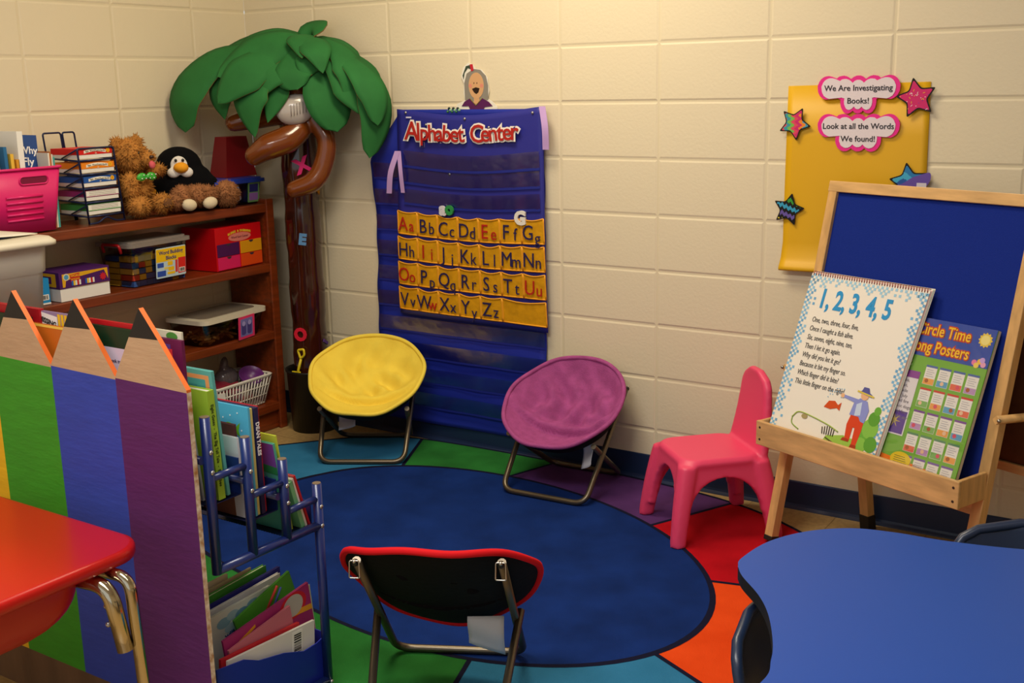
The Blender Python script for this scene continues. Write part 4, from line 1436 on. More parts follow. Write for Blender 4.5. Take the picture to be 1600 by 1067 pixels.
# ------------------------------------------------------------------ easel
m_birch = mat('pale birch wood', '#D2A468', .42, .4, var=.16, vscale=9, stretch=(6, 6, .8), bump=.05, bscale=200, coat=.15)
m_birch2 = mat('pale birch board', '#D6AA70', .42, .4, var=.2, vscale=7, stretch=(1.2, 6, 6), coat=.15)
EO = V((-.15617, -.37446, 0))
def easel():
    t = thing('easel', 'double-sided wooden floor easel with blue felt board and front tray', 'easel', EO, R(-22))
    th = R(12.5)
    W, U = .722, 1.2
    ct, sn = math.cos(th), math.sin(th)
    E = Matrix(((1, 0, 0, 0), (0, ct, sn, 0), (0, -sn, ct, 0), (0, 0, 0, 1)))   # x along, y depth, z up the slope
    def PB(name, x0, x1, y0, y1, z0, z1, m=m_birch, Mx=E, bev=.002, label=None):
        b = MB(m)
        b.box(((x0 + x1) / 2, (y0 + y1) / 2, (z0 + z1) / 2), (x1 - x0, y1 - y0, z1 - z0), bev=bev)
        for v in b.bm.verts:
            v.co = Mx @ v.co
        return b.build(name, t, label=label)
    for x0 in (0, W - .032):
        zf = .023 if x0 == 0 else 0
        PB('front_leg', x0, x0 + .032, 0, .034, zf + .005, U)
        PB('leg_cap', x0 - .001, x0 + .033, -.001, .036, zf, .04, plastic('#17140F', .6), label='black plastic foot cap')
    PB('top_rail', -.002, W + .002, -.001, .033, U - .032, U + .002, m_birch2)
    PB('lower_rail', .032, W - .032, .004, .03, .315, .345, m_birch2)
    PB('felt_board', .032, W - .032, .012, .02, .345, U - .032, mat('blue felt', '#1A2E86', .95, .1, bump=.4, bscale=600, sheen=.2), bev=0, label='royal blue felt board')
    # rear frame
    E2 = Matrix.Translation((.1, .085, 0)) @ Matrix(((1, 0, 0, 0), (0, 1, .0, 0), (0, 0, 1, 0), (0, 0, 0, 1)))
    a2 = R(6)
    def rear(p):
        x, y, z = p                       # z up the rear slope, which splays back towards the wall
        return V((x + .1, .37 - z * .165 + y, z * .99))
    def RB(name, x0, x1, y0, y1, z0, z1, m=m_birch, label=None):
        b = MB(m)
        b.box(((x0 + x1) / 2, (y0 + y1) / 2, (z0 + z1) / 2), (x1 - x0, y1 - y0, z1 - z0), bev=.002)
        for v in b.bm.verts:
            v.co = rear(v.co)
        return b.build(name, t, label=label)
    for x0 in (0, .66):
        RB('rear_leg', x0, x0 + .034, 0, .034, .004, .87)
        RB('leg_cap', x0 - .002, x0 + .036, -.002, .036, 0, .055, plastic('#17140F', .6), label='black plastic foot cap')
    RB('rear_rail', .034, .66, .004, .03, .84, .87, m_birch2)
    RB('rear_rail', .034, .66, .004, .03, .37, .4, m_birch2)
    RB('rear_board', .034, .66, .012, .02, .4, .84, mat('brown hardboard', '#5A3018', .7, .3, var=.1, vscale=60), label='brown hardboard back of the rear board')
    for x in (.001, W - .001):
        b = MB(m_birch)
        p0, p1 = V((x + (.012 if x > .1 else -.012), .06 + .03, .585)), V((x + (.05 if x > .1 else .04), .345, .565))
        b.tube([p0, p1], .0125, up=(0, 0, 1), seg=4)
        b.ball(p0 + V((.009 if x > .1 else -.009, 0, 0)), (.006, .006, .006), mat('steel screw', '#A8A49C', .3, metal=1), seg=10)
        b.build('brace', t)
    # tray
    d = .128
    z0, z1 = .357, .436
    yb = .085
    def TB(name, c, s_, m=m_birch2):
        b = MB(m)
        b.box(c, s_, bev=.0025)
        return b
    b = TB('', (W / 2, -d + yb + .006, (z0 + z1) / 2), (W + .004, .013, z1 - z0))
    for x in (.014, W - .014):
        for zz in (z0 + .02, z1 - .02):
            b.prism(circ(.004, 10), 0, .0006, plastic('#3A2A20', .5), frame((x, -d + yb - .0005, zz), (1, 0, 0), (0, 0, 1)))
    b.text('easel maker', .012, frame((W - .115, -d + yb - .0006, z1 - .017), (1, 0, 0), (0, 0, 1)), paper('#8A5E34')) if False else None
    b.build('tray_front', t)
    for x in (.006, W - .006):
        TB('', (x, -d / 2 + yb + .006, (z0 + z1) / 2), (.012, d - .01, z1 - z0), m_birch).build('tray_end', t)
    TB('', (W / 2, -d / 2 + yb + .008, z0 + .006), (W - .02, d - .01, .008)).build('tray_bottom', t)
    TM = t.matrix_basis
    # flip chart standing in the tray
    bl = V((.016, -.02, z0 + .0155))
    tl = E @ V((.022, -.022, .905))
    up = tl - bl
    H = up.length
    F = TM @ frame(bl, (1, .0, 0), up)
    w = .432
    q = thing('song_book', 'large spiral-bound rhyme book open at 1, 2, 3, 4, 5 in the easel tray', 'flip book', M=F)
    b = MB(paper('#E9E3D8', .4))
    sk = -.03
    tw = .03
    poly = [(0, 0), (w - tw, 0), (w, H), (0.0, H)]
    b.prism(poly, -.002, 0, paper('#EFE8DC', .35))
    for i in range(5):
        e = .0012 * i
        b.prism([(x + e * 1.5, y + (e * 2 if y > .1 else 0)) for x, y in poly], -.004 - i * .002, -.0025 - i * .002, paper(('#D8D0BE', '#F2C8C0', '#EDE6DA', '#C8D0C0', '#E8E0D0')[i], .5))
    b.build('pages', q)
    b = MB(mat('red spiral wire', '#A8504A', .35, metal=.4))
    for i in range(46):
        x = .008 + (w - .016) * i / 45
        b.tube([V((x, H - .006, .001)), V((x, H + .006, .002)), V((x + .002, H + .007, -.01)), V((x + .003, H - .004, -.013))], .0015, seg=5)
    b.build('spiral_binding', q, label='red spiral binding')
    b = MB(paper('#7EB6DC'))
    n = 66
    cell = H / n
    for i in range(n):
        for j in range(5):
            y = i * cell
            for s_ in (0, 1):
                xe = (w - tw) + tw * y / H
                x = j * cell if s_ == 0 else xe - (j + 1) * cell
                pr = (1, .95, .7, .35, .12)[j]
                if (i + j) % 2 == 0 and rnd.random() < pr:
                    b.quad([(x, y, .0006), (x + cell, y, .0006), (x + cell, y + cell, .0006), (x, y + cell, .0006)], paper(rnd.choice(('#7EB6DC', '#8EC2E2', '#6EA8D2'))))
    for i in range(int(w / cell)):
        for j in range(4):
            pr = (1, .8, .4, .15)[j]
            if (i + j) % 2 == 0 and rnd.random() < pr:
                x, y = i * cell, H - (j + 2) * cell
                b.quad([(x, y, .0006), (x + cell, y, .0006), (x + cell, y + cell, .0006), (x, y + cell, .0006)], paper('#9ECBE4'))
    b.build('checked_border', q)
    cy = paper('#2E94D0')
    b = MB(cy)
    b.text('1, 2, 3, 4, 5', .084, Matrix.Translation((.19, H - .078, .0008)), off=.0025, sx=.72)
    tx = paper('#5A5550')
    lines = ['One, two, three, four, five,', 'Once I caught a fish alive.', 'Six, seven, eight, nine, ten,', 'Then I let it go again.', 'Why did you let it go?', 'Because it bit my finger so.', 'Which finger did it bite?', 'This little finger on the right!']
    for i, s_ in enumerate(lines):
        b.text(s_, .0235, Matrix.Translation((.05, H - .145 - i * .0285, .0008)), tx, align='LEFT', shear=.12, sx=.7)
    b.build('lettering', q)
    # picture
    b = MB(paper('#8FBE4A'))
    def poly_(pts, c, z):
        b.prism([(x + .02, y - .002) for x, y in pts], z, z + .0002, paper(c))
    ox, oy = .0, .0
    poly_([(.19, .045), (.2, .07), (.26, .085), (.31, .08), (.33, .06), (.30, .042), (.24, .035)], '#9CC24C', .0006)
    poly_([(.2, .03), (.24, .026), (.25, .04), (.21, .045)], '#C6CC50', .0007)
    for k, (x, y, r_) in enumerate(((.335, .09, .03), (.345, .125, .028), (.35, .155, .02), (.355, .18, .012), (.325, .07, .022), (.36, .08, .022))):
        poly_(circ(r_, 12, x, y, r_ * 1.1), ('#6CAE3C', '#86BE4A', '#5E9E34')[k % 3], .0008 + k * .00005)
    b.tube(catmull([V((.08, .095, .0012)), V((.10, .115, .0012)), V((.15, .112, .0012)), V((.22, .1, .0012)), V((.26, .088, .0012))], 6), .0022, paper('#A4B85A'), seg=5)
    b.tube(catmull([V((.08, .095, .0012)), V((.085, .075, .0012)), V((.115, .062, .0012))], 6), .002, paper('#8FA848'), seg=5)
    poly_(circ(.012, 12, .105, .108, .008), '#A89868', .0014)
    for k in range(6):
        b.tube([V((.205 + k * .008, .07, .0014)), V((.2 + k * .009, .098 - abs(k - 2.5) * .003, .0014))], .0015, paper('#4A3A28'), seg=5)
    b.tube([V((.22, .062, .0016)), V((.26, .05, .0016)), V((.33, .046, .0016))], .002, paper('#5A4A30'), seg=5)
    poly_([(.268, .075), (.262, .12), (.268, .15), (.318, .15), (.318, .11), (.312, .06), (.296, .06), (.293, .115), (.286, .115), (.285, .073)], '#D8441E', .0012)
    poly_([(.256, .07), (.284, .07), (.284, .078), (.262, .08)], '#A83A18', .0015)
    poly_([(.292, .056), (.316, .056), (.314, .066), (.295, .066)], '#A83A18', .0015)
    poly_([(.262, .15), (.268, .19), (.285, .205), (.312, .2), (.325, .175), (.32, .135), (.305, .138), (.296, .15)], '#8C94D4', .0016)
    poly_([(.28, .15), (.278, .185), (.295, .195), (.3, .155)], '#C6D4EC', .0018)
    poly_([(.225, .196), (.228, .204), (.285, .2), (.282, .186)], '#8C94D4', .0017)
    poly_(circ(.007, 10, .222, .2), '#E8B488', .0018)
    poly_(circ(.014, 14, .298, .216, .015), '#E8B488', .0018)
    poly_([(.272, .222), (.3, .217), (.322, .214), (.322, .222), (.312, .226), (.306, .24), (.288, .24), (.284, .228)], '#5A5A9C', .002)
    poly_([(.268, .222), (.33, .214), (.33, .219), (.27, .227)], '#D8C04A', .0021)
    poly_([(.165, .152), (.178, .174), (.2, .178), (.214, .168), (.224, .178), (.224, .152), (.212, .158), (.19, .15)], '#D2501C', .0012)
    for k in range(14):
        poly_(circ(.0018, 8, .17 + (k * 37 % 60) * .001, .185 + (k * 23 % 35) * .001), '#8ABCE0', .0012)
    b.build('illustration', q)
    # song poster pack
    bl2 = V((.312, .002, z0 + .016))
    up2 = (E @ V((.357, -.012, .826))) - bl2
    H2 = up2.length
    F2 = TM @ frame(bl2, (1, -.005, 0), up2)
    w2 = .36
    q = thing('poster_pack', 'shrink-wrapped green and blue pack of circle time song posters behind the rhyme book', 'poster pack', M=F2)
    b = MB(paper('#6FA53C', .35))
    b.prism([(0, 0), (w2, 0), (w2, H2), (0, H2)], -.016, -.004, paper('#D8D2C4'))
    b.prism([(0, 0), (w2, 0), (w2, H2), (0, H2)], -.004, 0, paper('#74AE40', .35))
    b.build('pack', q)
    b = MB(paper('#2548A8'))
    z = .0003
    def P(pts, c, zz):
        b.prism(pts, zz, zz + .0002, paper(c, .4))
    def rect(x0, y0, x1, y1):
        return [(x0, y0), (x1, y0), (x1, y1), (x0, y1)]
    P(rect(0, H2 * .765, w2, H2), '#2548A8', z)
    P([(0, 0), (w2, 0), (w2, .035), (.25, .05), (.1, .06), (0, .06)], '#EE7A1E', z)
    P(rect(.25, 0, w2, .018), '#D83A20', z + .0003)
    b.text('Circle Time', .046, Matrix.Translation((.203, H2 * .93, .001)), paper('#C8381C'), off=.004, sx=.78)
    b.text('Circle Time', .046, Matrix.Translation((.203, H2 * .93, .0022)), paper('#F4C21E'), off=.0006, sx=.78)
    b.text('Song Posters', .046, Matrix.Translation((.203, H2 * .825, .001)), paper('#C8381C'), off=.004, sx=.78)
    b.text('Song Posters', .046, Matrix.Translation((.203, H2 * .825, .0022)), paper('#F4C21E'), off=.0006, sx=.78)
    P(star(.022, .017, 12, 0, .332, H2 * .93), '#E8C84A', z + .0003)
    P(circ(.014, 16, .332, H2 * .93), '#F2E088', z + .0006)
    for k, (x, y, c) in enumerate(((0.317, .79, '#E87AA8'), (0.333, .8, '#F0C040'), (0.345, .785, '#E8A0C0'), (0.325, .775, '#F0D060'), (0.340, .81, '#C8A0E0'))):
        P(circ(.008, 12, x, H2 * y), c, z + .0004 + k * .00005)
    b.text('Build vocabulary', .009, Matrix.Translation((.1, H2 * .725, .0006)), paper('#DCE8C0'))
    b.text('with lively songs!', .009, Matrix.Translation((.1, H2 * .7, .0006)), paper('#DCE8C0'))
    for r_ in range(5):
        for c in range(4):
            x, y = .178 + c * .044, H2 * .62 - r_ * .066
            hc = ('#4A66A8', '#C83A34', '#7A4A98', '#5A8A6A', '#7A5AA8')[r_]
            P(rect(x, y - .01, x + .036, y + .046), '#E8E4E0', z)
            P(rect(x, y + .04, x + .036, y + .046), hc, z + .0003)
            P(rect(x + .001, y - .009, x + .035, y + .008), ('#E8A050', '#B890C0', '#5AA0C8', '#7AB060', '#E06A50')[(r_ * 3 + c * 2) % 5], z + .0003)
            P(circ(.006, 10, x + .012 + .006 * (c % 3), y + .001), ('#A85A30', '#E8C0A0', '#D84A6A')[(r_ + c) % 3], z + .0006)
            for k in range(4):
                P(rect(x + .005, y + .014 + k * .006, x + .03 - (k % 2) * .005, y + .0155 + k * .006), '#A8A6B0', z + .0003)
    P(rect(.02, .12, .165, H2 * .665), '#E2DCE2', z + .0006)
    P(rect(.02, H2 * .62, .165, H2 * .665), '#8A3A98', z + .0009)
    P(rect(.024, .124, .161, .19), '#5A3C98', z + .0009)
    P(star(.022, .006, 7, 10, .125, .16), '#C8B05A', z + .0012)
    P(star(.014, .004, 7, 0, .085, .165), '#C88A6A', z + .0012)
    for k in range(9):
        b.text(('on a plane,', 'on a train,', 'on a parade', 'fourth of July', 'cannons and fire', 'booms and hot dogs', 'popcorn and fun', 'fireworks in the sky', 'in the sky!')[k], .0135, Matrix.Translation((.11, H2 * .6 - k * .0155, .0014)), paper('#7A747C'))
    P(circ(.034, 22, .06, .082), '#C8242A', z + .0012)
    P(circ(.017, 18, .068, .09), '#E8D040', z + .0015)
    b.text('20', .026, Matrix.Translation((.068, .09, .002)), paper('#4A6A30'), off=.0006)
    P(circ(.034, 22, .18, .055, .022), '#E6C82C', z + .0012)
    for k in range(4):
        P(rect(.158, .045 + k * .006, .202 - 3 * k * .001, .0465 + k * .006), '#6A6A30', z + .0015)
    b.text('Scholarly', .01, Matrix.Translation((.25, .009, .0009)), paper('#F2E0D8')) if False else None
    P(circ(.005, 12, .24, .022), '#F4E8D8', z + .0006)
    b.build('cover_print', q)
    wr = vinyl('shrink wrap', '#FFFFFF', .1, .1)
    b = MB(wr)
    def fold(u, v):
        x, y = u * w2, v * H2
        hgt = .0035 + .004 * math.exp(-((y - .05 - .35 * (x - .08)) / .012) ** 2) * (1 if x > .08 else .3) + .003 * math.exp(-((y - .1 - .3 * (x - .12)) / .01) ** 2) + .003 * math.exp(-((y - .21 + .25 * (x - .1)) / .012) ** 2)
        return V((x, y, hgt))
    b.grid(fold, 30, 50)
    b.build('shrink_wrap', q, label='clear shrink wrap with creases')
easel()

# ------------------------------------------------------------------ moulded pink chair
def pink_chair():
    t = thing('plastic_chair', 'bright pink moulded plastic child chair beside the easel', 'chair', M=Matrix.Translation((-.37, -.324, .0125)) @ Matrix.Rotation(R(-44), 4, 'Z') @ Matrix.Scale(.98, 4))
    m = mat('pink chair plastic', '#EA4670', .42, .45, bump=.06, bscale=300)
    b = MB(m)
    # seat
    b.loft([[V((x, y - .005, z)) for x, y in rrect(w, d, r, 5)] for w, d, r, z in ((.25, .26, .05, .25), (.285, .29, .06, .26), (.29, .295, .06, .272), (.265, .27, .055, .286))], cap0=True, cap1=True)
    # legs with arched aprons
    for sx in (-1, 1):
        for sy in (-1, 1):
            L = []
            for k in range(9):
                f = k / 8
                z = .0 + .268 * f
                x = sx * (.158 - .028 * f - .012 * f * f)
                y = sy * (.172 - .03 * f - .018 * f * f) + (0 if sy < 0 else .004)
                s_ = .026 + .008 * f
                L.append([V((x + u * s_ * .95, y + v * s_, z)) for u, v in rrect(2, 2, .8, 3)])
            b.loft(L, cap0=True, cap1=True)
        # side apron arch
        out = [(-.165, .10), (-.152, .235), (-.12, .274), (.1, .274), (.15, .235), (.17, .1)]
        inn = [(.13 * math.cos(PI * k / 14), .09 + .13 * math.sin(PI * k / 14)) for k in range(15)]
        b.prism([(y, z) for y, z in out] + inn, -.016, .016, None, frame((sx * .156, 0, 0), (0, 1, 0), (-sx * .13, 0, 1)))
    out = [(-.16, .05), (-.12, .268), (.12, .268), (.16, .05)]
    inn = [(.112 * math.cos(PI * k / 14), .05 + .18 * math.sin(PI * k / 14)) for k in range(15)]
    for y in (-1, 1):
        b.prism(out + inn, -.014, .014, None, frame((0, y * .17, 0), (1, 0, 0), (0, -y * .13, 1)))
    # back
    rows = []
    for k in range(15):
        f = k / 14
        z = .2 + .35 * f
        y = .128 + .045 * f + .01 * math.sin(PI * f)
        w = .285 - .1 * f ** 1.2
        if f > .8:
            w *= math.sqrt(max(.02, 1 - ((f - .8) / .215) ** 2.4))
        th_ = .036 - .008 * f
        rows.append([V((x, y + yy - .014 * (1 - (2 * x / max(w, .01)) ** 2), z)) for x, yy in rrect(w, th_, th_ * .45, 4)])
    b.loft(rows, cap0=True, cap1=True)
    b.remesh(.0055, 9)
    b.build('body', t)
pink_chair()

# ------------------------------------------------------------------ folding saucer chairs
m_tube = mat('bronze grey steel tube', '#6A6050', .32, .5, metal=.75)
def saucer(label, pad, rimc, pos, psi, tau, cz, Rr_, bend=0, corduroy=True, tagside=1, z0=.012, front=-.185, seed=1, loops=False, depth=.105, wob=.0, shell=-.05, ha=38, rear=.19):
    t = thing('saucer_chair', label, 'chair', (pos[0], pos[1], z0), psi, group='folding saucer chairs')
    cz -= z0
    s_, u = V((1, 0, 0)), V((0, math.cos(tau), math.sin(tau)))
    nrm = s_.cross(u)                      # up and forward
    C = V((0, 0, cz))
    q = random.Random(seed)
    ph = [q.uniform(0, 6.28) for _ in range(6)]
    def D(r, a, off=0, wr=0):
        x = r * math.cos(a)
        y = r * math.sin(a)
        k = r / Rr_
        dish = -depth * (1 - k ** 2.4)
        fold_ = bend * k * k * math.cos(2 * a)
        e_ = (1 - k ** 4)
        cr = -1.5 * math.exp(-((y + .085 - .9 * x * x) / .011) ** 2) + .9 * math.exp(-((y + .06 - .9 * x * x) / .025) ** 2)
        up_ = max(0.0, min(1.0, (y + .06) / .05))
        fl = (math.sin(x * 60 + 4 * math.sin(y * 16 + ph[0]) + ph[1]) * .55 + math.sin((x * .5 + y) * 70 + ph[2]) * .3 + .8 * noise.noise(V((x * 22 + ph[4], y * 14, ph[5])))) * up_
        w = wr * e_ * (cr + fl)
        w += .003 * k ** 6 * math.sin(7 * a + ph[3])
        g_ = 1 + wob * k * (.5 * math.sin(3 * a + ph[1]) + .35 * math.sin(5 * a + ph[2]) + .3 * math.sin(9 * a + ph[3]))
        x *= g_
        y *= g_
        return C + s_ * x + u * y + nrm * (dish + fold_ + off + w)
    N, K = 96, 30
    for nm, m, off, wr in (('seat_pad', pad, 0, .02), ('under_shell', mat('black nylon', '#0C0B0A', .8, .2, bump=.4, bscale=60), shell, 0)):
        b = MB(m)
        rings = [[b.bm.verts.new(D(.001, 0, off, wr))]]
        for k in range(1, K + 1):
            rr = Rr_ * k / K
            o_ = off * (1 - (k / K) ** 8 * .75)
            rings.append([b.bm.verts.new(D(rr, 2 * PI * i / N, o_, wr)) for i in range(N)])
        for i in range(N):
            b.face([rings[0][0], rings[1][i], rings[1][(i + 1) % N]], m, True)
        for a, d in zip(rings[1:], rings[2:]):
            for i in range(N):
                b.face([a[i], a[(i + 1) % N], d[(i + 1) % N], d[i]], m, True)
        b.build(nm, t, label='black underside' if off else None)
    b = MB(rimc)
    b.tube([D(Rr_ * 1.0, 2 * PI * i / N, -.004) for i in range(N)], .0085, closed=True, seg=8)
    b.build('rim_piping', t)
    # two crossing U frames
    af, ab = R(-42), R(ha)
    hx = Rr_ * .96
    def hinge(a, sx):
        p = D(Rr_ * .99, a if sx > 0 else PI - a, shell * .75 - .014)
        return p + V((sx * .006, 0, 0))
    rad = .0105
    for nm, yb, a, ins in (('front_frame', front, ab, 1.0), ('rear_frame', rear, af, .86)):
        b = MB(m_tube)
        hl, hr = hinge(a, -1), hinge(a, 1)
        xb = .166 * ins + .006
        pts = fillet([hl, V((-xb, yb, rad)), V((xb, yb, rad)), hr], .05, 7)
        b.tube(pts, rad, seg=10)
        b.build(nm, t)
    for sx in (-1, 1):
        b = MB(mat('steel bolt', '#C8C4BC', .25, metal=1))
        p = hinge(ab, sx)
        b.ball(p + V((0, .012, 0)), .009, plastic('#1A1815', .5), seg=10)
        b.ball(p + V((0, .02, .006)), .005, seg=8)
        if loops:
            c = p + V((0, .02, -.012))
            b.tube(fillet([c + V((-.011, 0, .02)), c + V((.011, 0, .02)), c + V((.012, .004, -.02)), c + V((-.012, .004, -.02))], .004, closed=True), .0018, closed=True, seg=6)
            b.build('hinge_loop', t, label='bright wire loop at the hinge')
        else:
            b.build('hinge', t)
    # care tag
    b = MB(mat('white care tag', '#D8D8DC', .6, .3))
    x0, w, l = tagside
    y0 = -.12
    p = D(math.hypot(x0, y0) , math.atan2(y0, x0), -.03)
    def T(uu, v):
        return V((x0 - w / 2 + w * uu + .01 * v * math.sin(3 * uu), p.y + .012 * math.sin(4 * v + uu), p.z - l * v * (1 - .25 * uu)))
    b.grid(T, 6, 8)
    o = b.build('care_tag', t, label='white care tag')
    sm = o.modifiers.new('thick', 'SOLIDIFY')
    sm.thickness = .0008
    return t
yel = mat('yellow corduroy', '#F4DA54', .9, .15, bump=.5, bscale=260, sheen=.35, var=.06, vscale=12)
saucer('yellow saucer chair in front of the blue pocket chart', yel, yel, (-1.915, -.278), R(30), R(29.5), .344, .237, tagside=(-.08, .07, .08), front=-.19, seed=2, wob=.022, rear=.165)
pur = mat('plum plush fabric', '#A24E88', .95, .1, bump=.9, bscale=240, sheen=.5, var=.14, vscale=30)
saucer('plum purple saucer chair against the block wall right of the charts', pur, pur, (-.992, -.244), R(3.1), R(31.5), .347, .231, tagside=(.13, .04, .1), front=-.165, seed=5, wob=.01)
blk = mat('black plush fabric', '#151214', .95, .1, bump=.6, bscale=240)
saucer('black saucer chair with red piping seen from behind', blk, mat('red piping', '#D8141E', .8, .2, sheen=.3), (-.463, -1.702), R(207), R(45), .340, .238, bend=.03, depth=.03, shell=-.016, ha=47, tagside=(-.1, .09, .11), front=-.235, seed=8, loops=True)

# ------------------------------------------------------------------ pencil fence
FX = -.721
def fence():
    pw = .2277
    names = ['purple', 'blue', 'green', 'yellow', 'orange', 'red']
    cols = ['#5A2264', '#3248B0', '#3C9A1E', '#F2BC16', '#E8701A', '#C81C1C']
    t = thing('pencil_fence', 'plywood screen painted as a row of coloured pencils behind the red desk', 'screen', (FX, -2.2, 0))
    tips = [-.138, -.337, -.561, -.79, -1.02, -1.24]
    zb, zc, zs, zt = .118, .882, .888, 1.049
    th_ = .012
    edge = mat('raw plywood edge', '#A8743C', .85, .2, var=.5, vscale=60, col2='#E6DAC6')
    for i in range(6):
        x1, x0 = -i * pw, -(i + 1) * pw
        xt = (x0 + x1) / 2 - (.006 if i else .014)
        F = frame((0, 0, 0), (1, 0, 0), (0, 0, 1))
        paint = mat(names[i] + ' brushed paint', cols[i], .55, .4, bump=.5, bscale=22, stretch=(1, 1, 4), var=.07, vscale=9)
        tan = mat('tan brushed paint', '#C4A27C', .55, .4, bump=.5, bscale=22, stretch=(1, 1, 4), var=.06, vscale=9)
        ply = mat('bare plywood', '#6E5138', .7, .3, var=.2, vscale=6, stretch=(3, 3, .5))
        lead = mat('black lead paint', '#23201D', .55, .4, bump=.4, bscale=22)
        orange = mat('orange painted edge', '#DE6A22', .55)
        b = MB(paint)
        def quad(pts, m, z0=-th_, z1=0, side=None):
            b.prism(pts, z0, z1, m, F, side or edge)
        quad([(x0, 0), (x1, 0), (x1, zb), (x0, zb)], ply, side=ply)
        quad([(x0, zb), (x1, zb), (x1, zc), (x0, zc + .004)], paint)
        f = .41
        la = (xt + (x0 - xt) * f, zt + (zs - zt) * f)
        lb = (xt + (x1 - xt) * f, zt + (zs - zt) * f + .003)
        quad([(x0, zc + .004), (x1, zc), (x1, zs), lb, la, (x0, zs)], tan, side=orange)
        quad([la, lb, (xt, zt)], lead, side=orange)
        for v in b.bm.verts:
            if abs(v.co.y + 0) > 1:
                pass
        b.build('pencil_board', t, label=names[i] + ' pencil with tan tip and black lead')
fence()

# ------------------------------------------------------------------ blue tube book rack behind the fence
XR = -.74
m_rack = mat('navy enamel tube', '#1A2C6C', .3, .5, coat=.2)
def rack():
    t = thing('book_rack', 'navy tubular steel book rack with stepped posts behind the pencil fence', 'book rack', (XR, -2.0, 0))
    L = V((-XR, 2.0, 0))
    rd = .0115
    tan = mat('brown end plug', '#6A5844', .7)
    for X_ in (XR, XR - .9):
        for y, z0, z1 in ((-2.143, .455, .813), (-2.177, 0, .46), (-2.035, .46, .739), (-1.927, .46, .656), (-1.819, 0, .563)):
            dx = -.07 if y < -2.15 else 0
            b = MB(m_rack)
            b.tube([V((X_ + dx, y, .0128 if (z0 == 0 and y > -1.9) else z0)) + L, V((X_ + dx, y, z1)) + L], rd, seg=14)
            b.tube([V((X_ + dx, y, z1 - .001)) + L, V((X_ + dx, y, z1 + .0015)) + L], rd * .9, tan, seg=14)
            b.build('post', t)
        for y0, z0, y1, z1 in ((-2.143, .674, -2.035, .674), (-2.035, .6, -1.927, .6), (-1.927, .525, -1.819, .525), (-2.143, .462, -1.819, .456), (-2.12, .045, -1.819, .045)):
            b = MB(m_rack)
            b.tube([V((X_, y0, z0)) + L, V((X_, y1, z1)) + L], rd * (.95 if z0 < .5 else .75), seg=12)
            b.build('side_rail', t)
    bolt = mat('nickel bolt', '#B8B8B8', .25, metal=.9)
    for y, z in ((-2.143, .735), (-2.143, .69), (-2.035, .66), (-2.035, .615), (-1.927, .592), (-1.927, .55), (-1.819, .505), (-1.819, .456), (-1.819, .04)):
        b = MB(bolt)
        b.ball(V((XR + rd, y, z)) + L, (.004, .0055, .0055), seg=12)
        b.build('bolt', t)
    # perforated trays and backs
    if 'perforated navy sheet' not in _M:
        m = mat('perforated navy sheet', '#141E4C', .4, .5)
        nt = m.node_tree
        tc = nt.nodes.new('ShaderNodeTexCoord')
        sx = nt.nodes.new('ShaderNodeVectorMath')
        sx.operation = 'SCALE'
        sx.inputs['Scale'].default_value = 1 / .0085
        fr_ = nt.nodes.new('ShaderNodeVectorMath')
        fr_.operation = 'FRACTION'
        su = nt.nodes.new('ShaderNodeVectorMath')
        su.operation = 'SUBTRACT'
        su.inputs[1].default_value = (.5, .5, .5)
        mu = nt.nodes.new('ShaderNodeVectorMath')
        mu.operation = 'MULTIPLY'
        mu.inputs[1].default_value = (1, 1, 0)
        ln = nt.nodes.new('ShaderNodeVectorMath')
        ln.operation = 'LENGTH'
        gt = nt.nodes.new('ShaderNodeMath')
        gt.operation = 'GREATER_THAN'
        gt.inputs[1].default_value = .27
        for a, c in ((tc.outputs['Object'], sx.inputs[0]), (sx.outputs[0], fr_.inputs[0]), (fr_.outputs[0], su.inputs[0]), (su.outputs[0], mu.inputs[0]), (mu.outputs[0], ln.inputs[0]), (ln.outputs['Value'], gt.inputs[0]), (gt.outputs[0], nt.nodes['Principled BSDF'].inputs['Alpha'])):
            nt.links.new(a, c)
    m = _M['perforated navy sheet']
    for y0, y1, z, hb in ((-2.135, -2.045, .606, .085), (-2.027, -1.937, .532, .075), (-1.919, -1.829, .458, .06)):
        b = MB(m)
        b.box(V((XR - .45, (y0 + y1) / 2, z)) + L, (.87, y1 - y0, .002))
        b.build('shelf_tray', t)
        b = MB(m_rack)
        b.box(V((XR - .45, y1, z + hb / 2)) + L, (.87, .003, hb))
        b.build('tray_lip', t)
    b = MB(m_rack)
    for y, z in ((-2.159, .72), (-2.043, .64), (-1.946, .57)):
        b.tube([V((XR, y, z)) + L, V((XR - .9, y, z)) + L], rd * .8, seg=10)
    b.build('cross_rail', t)
    # bottom bin
    bb = MB(mat('royal blue bin plastic', '#1F2E9A', .35, .5))
    x1, x0, ya, yb = -.752, -1.02, -2.158, -1.803
    top = [(ya, .225), (-2.075, .213), (-2.03, .19), (-1.95, .172), (-1.885, .147), (-1.84, .148), (yb, .157)]
    pts = [(ya, .04)] + [(yb, .04)] + top[::-1]
    F = frame(V((0, 0, 0)), (0, 1, 0), (0, 0, 1))
    for X_ in (x1, x0):
        bb.prism([(y + 2.0, z) for y, z in pts], -.003, 0, None, frame(V((X_ - XR, 0, 0)), (0, 1, 0), (0, 0, 1)))
    bb.box(V(((x0 + x1) / 2, (ya + yb) / 2, .0425)) + L, (x1 - x0, yb - ya, .004))
    for y in (ya, yb):
        bb.box(V(((x0 + x1) / 2, y, .1)) + L, (x1 - x0, .003, .12))
    bb.build('bottom_bin', t, label='royal blue plastic bin at the foot of the rack')
rack()

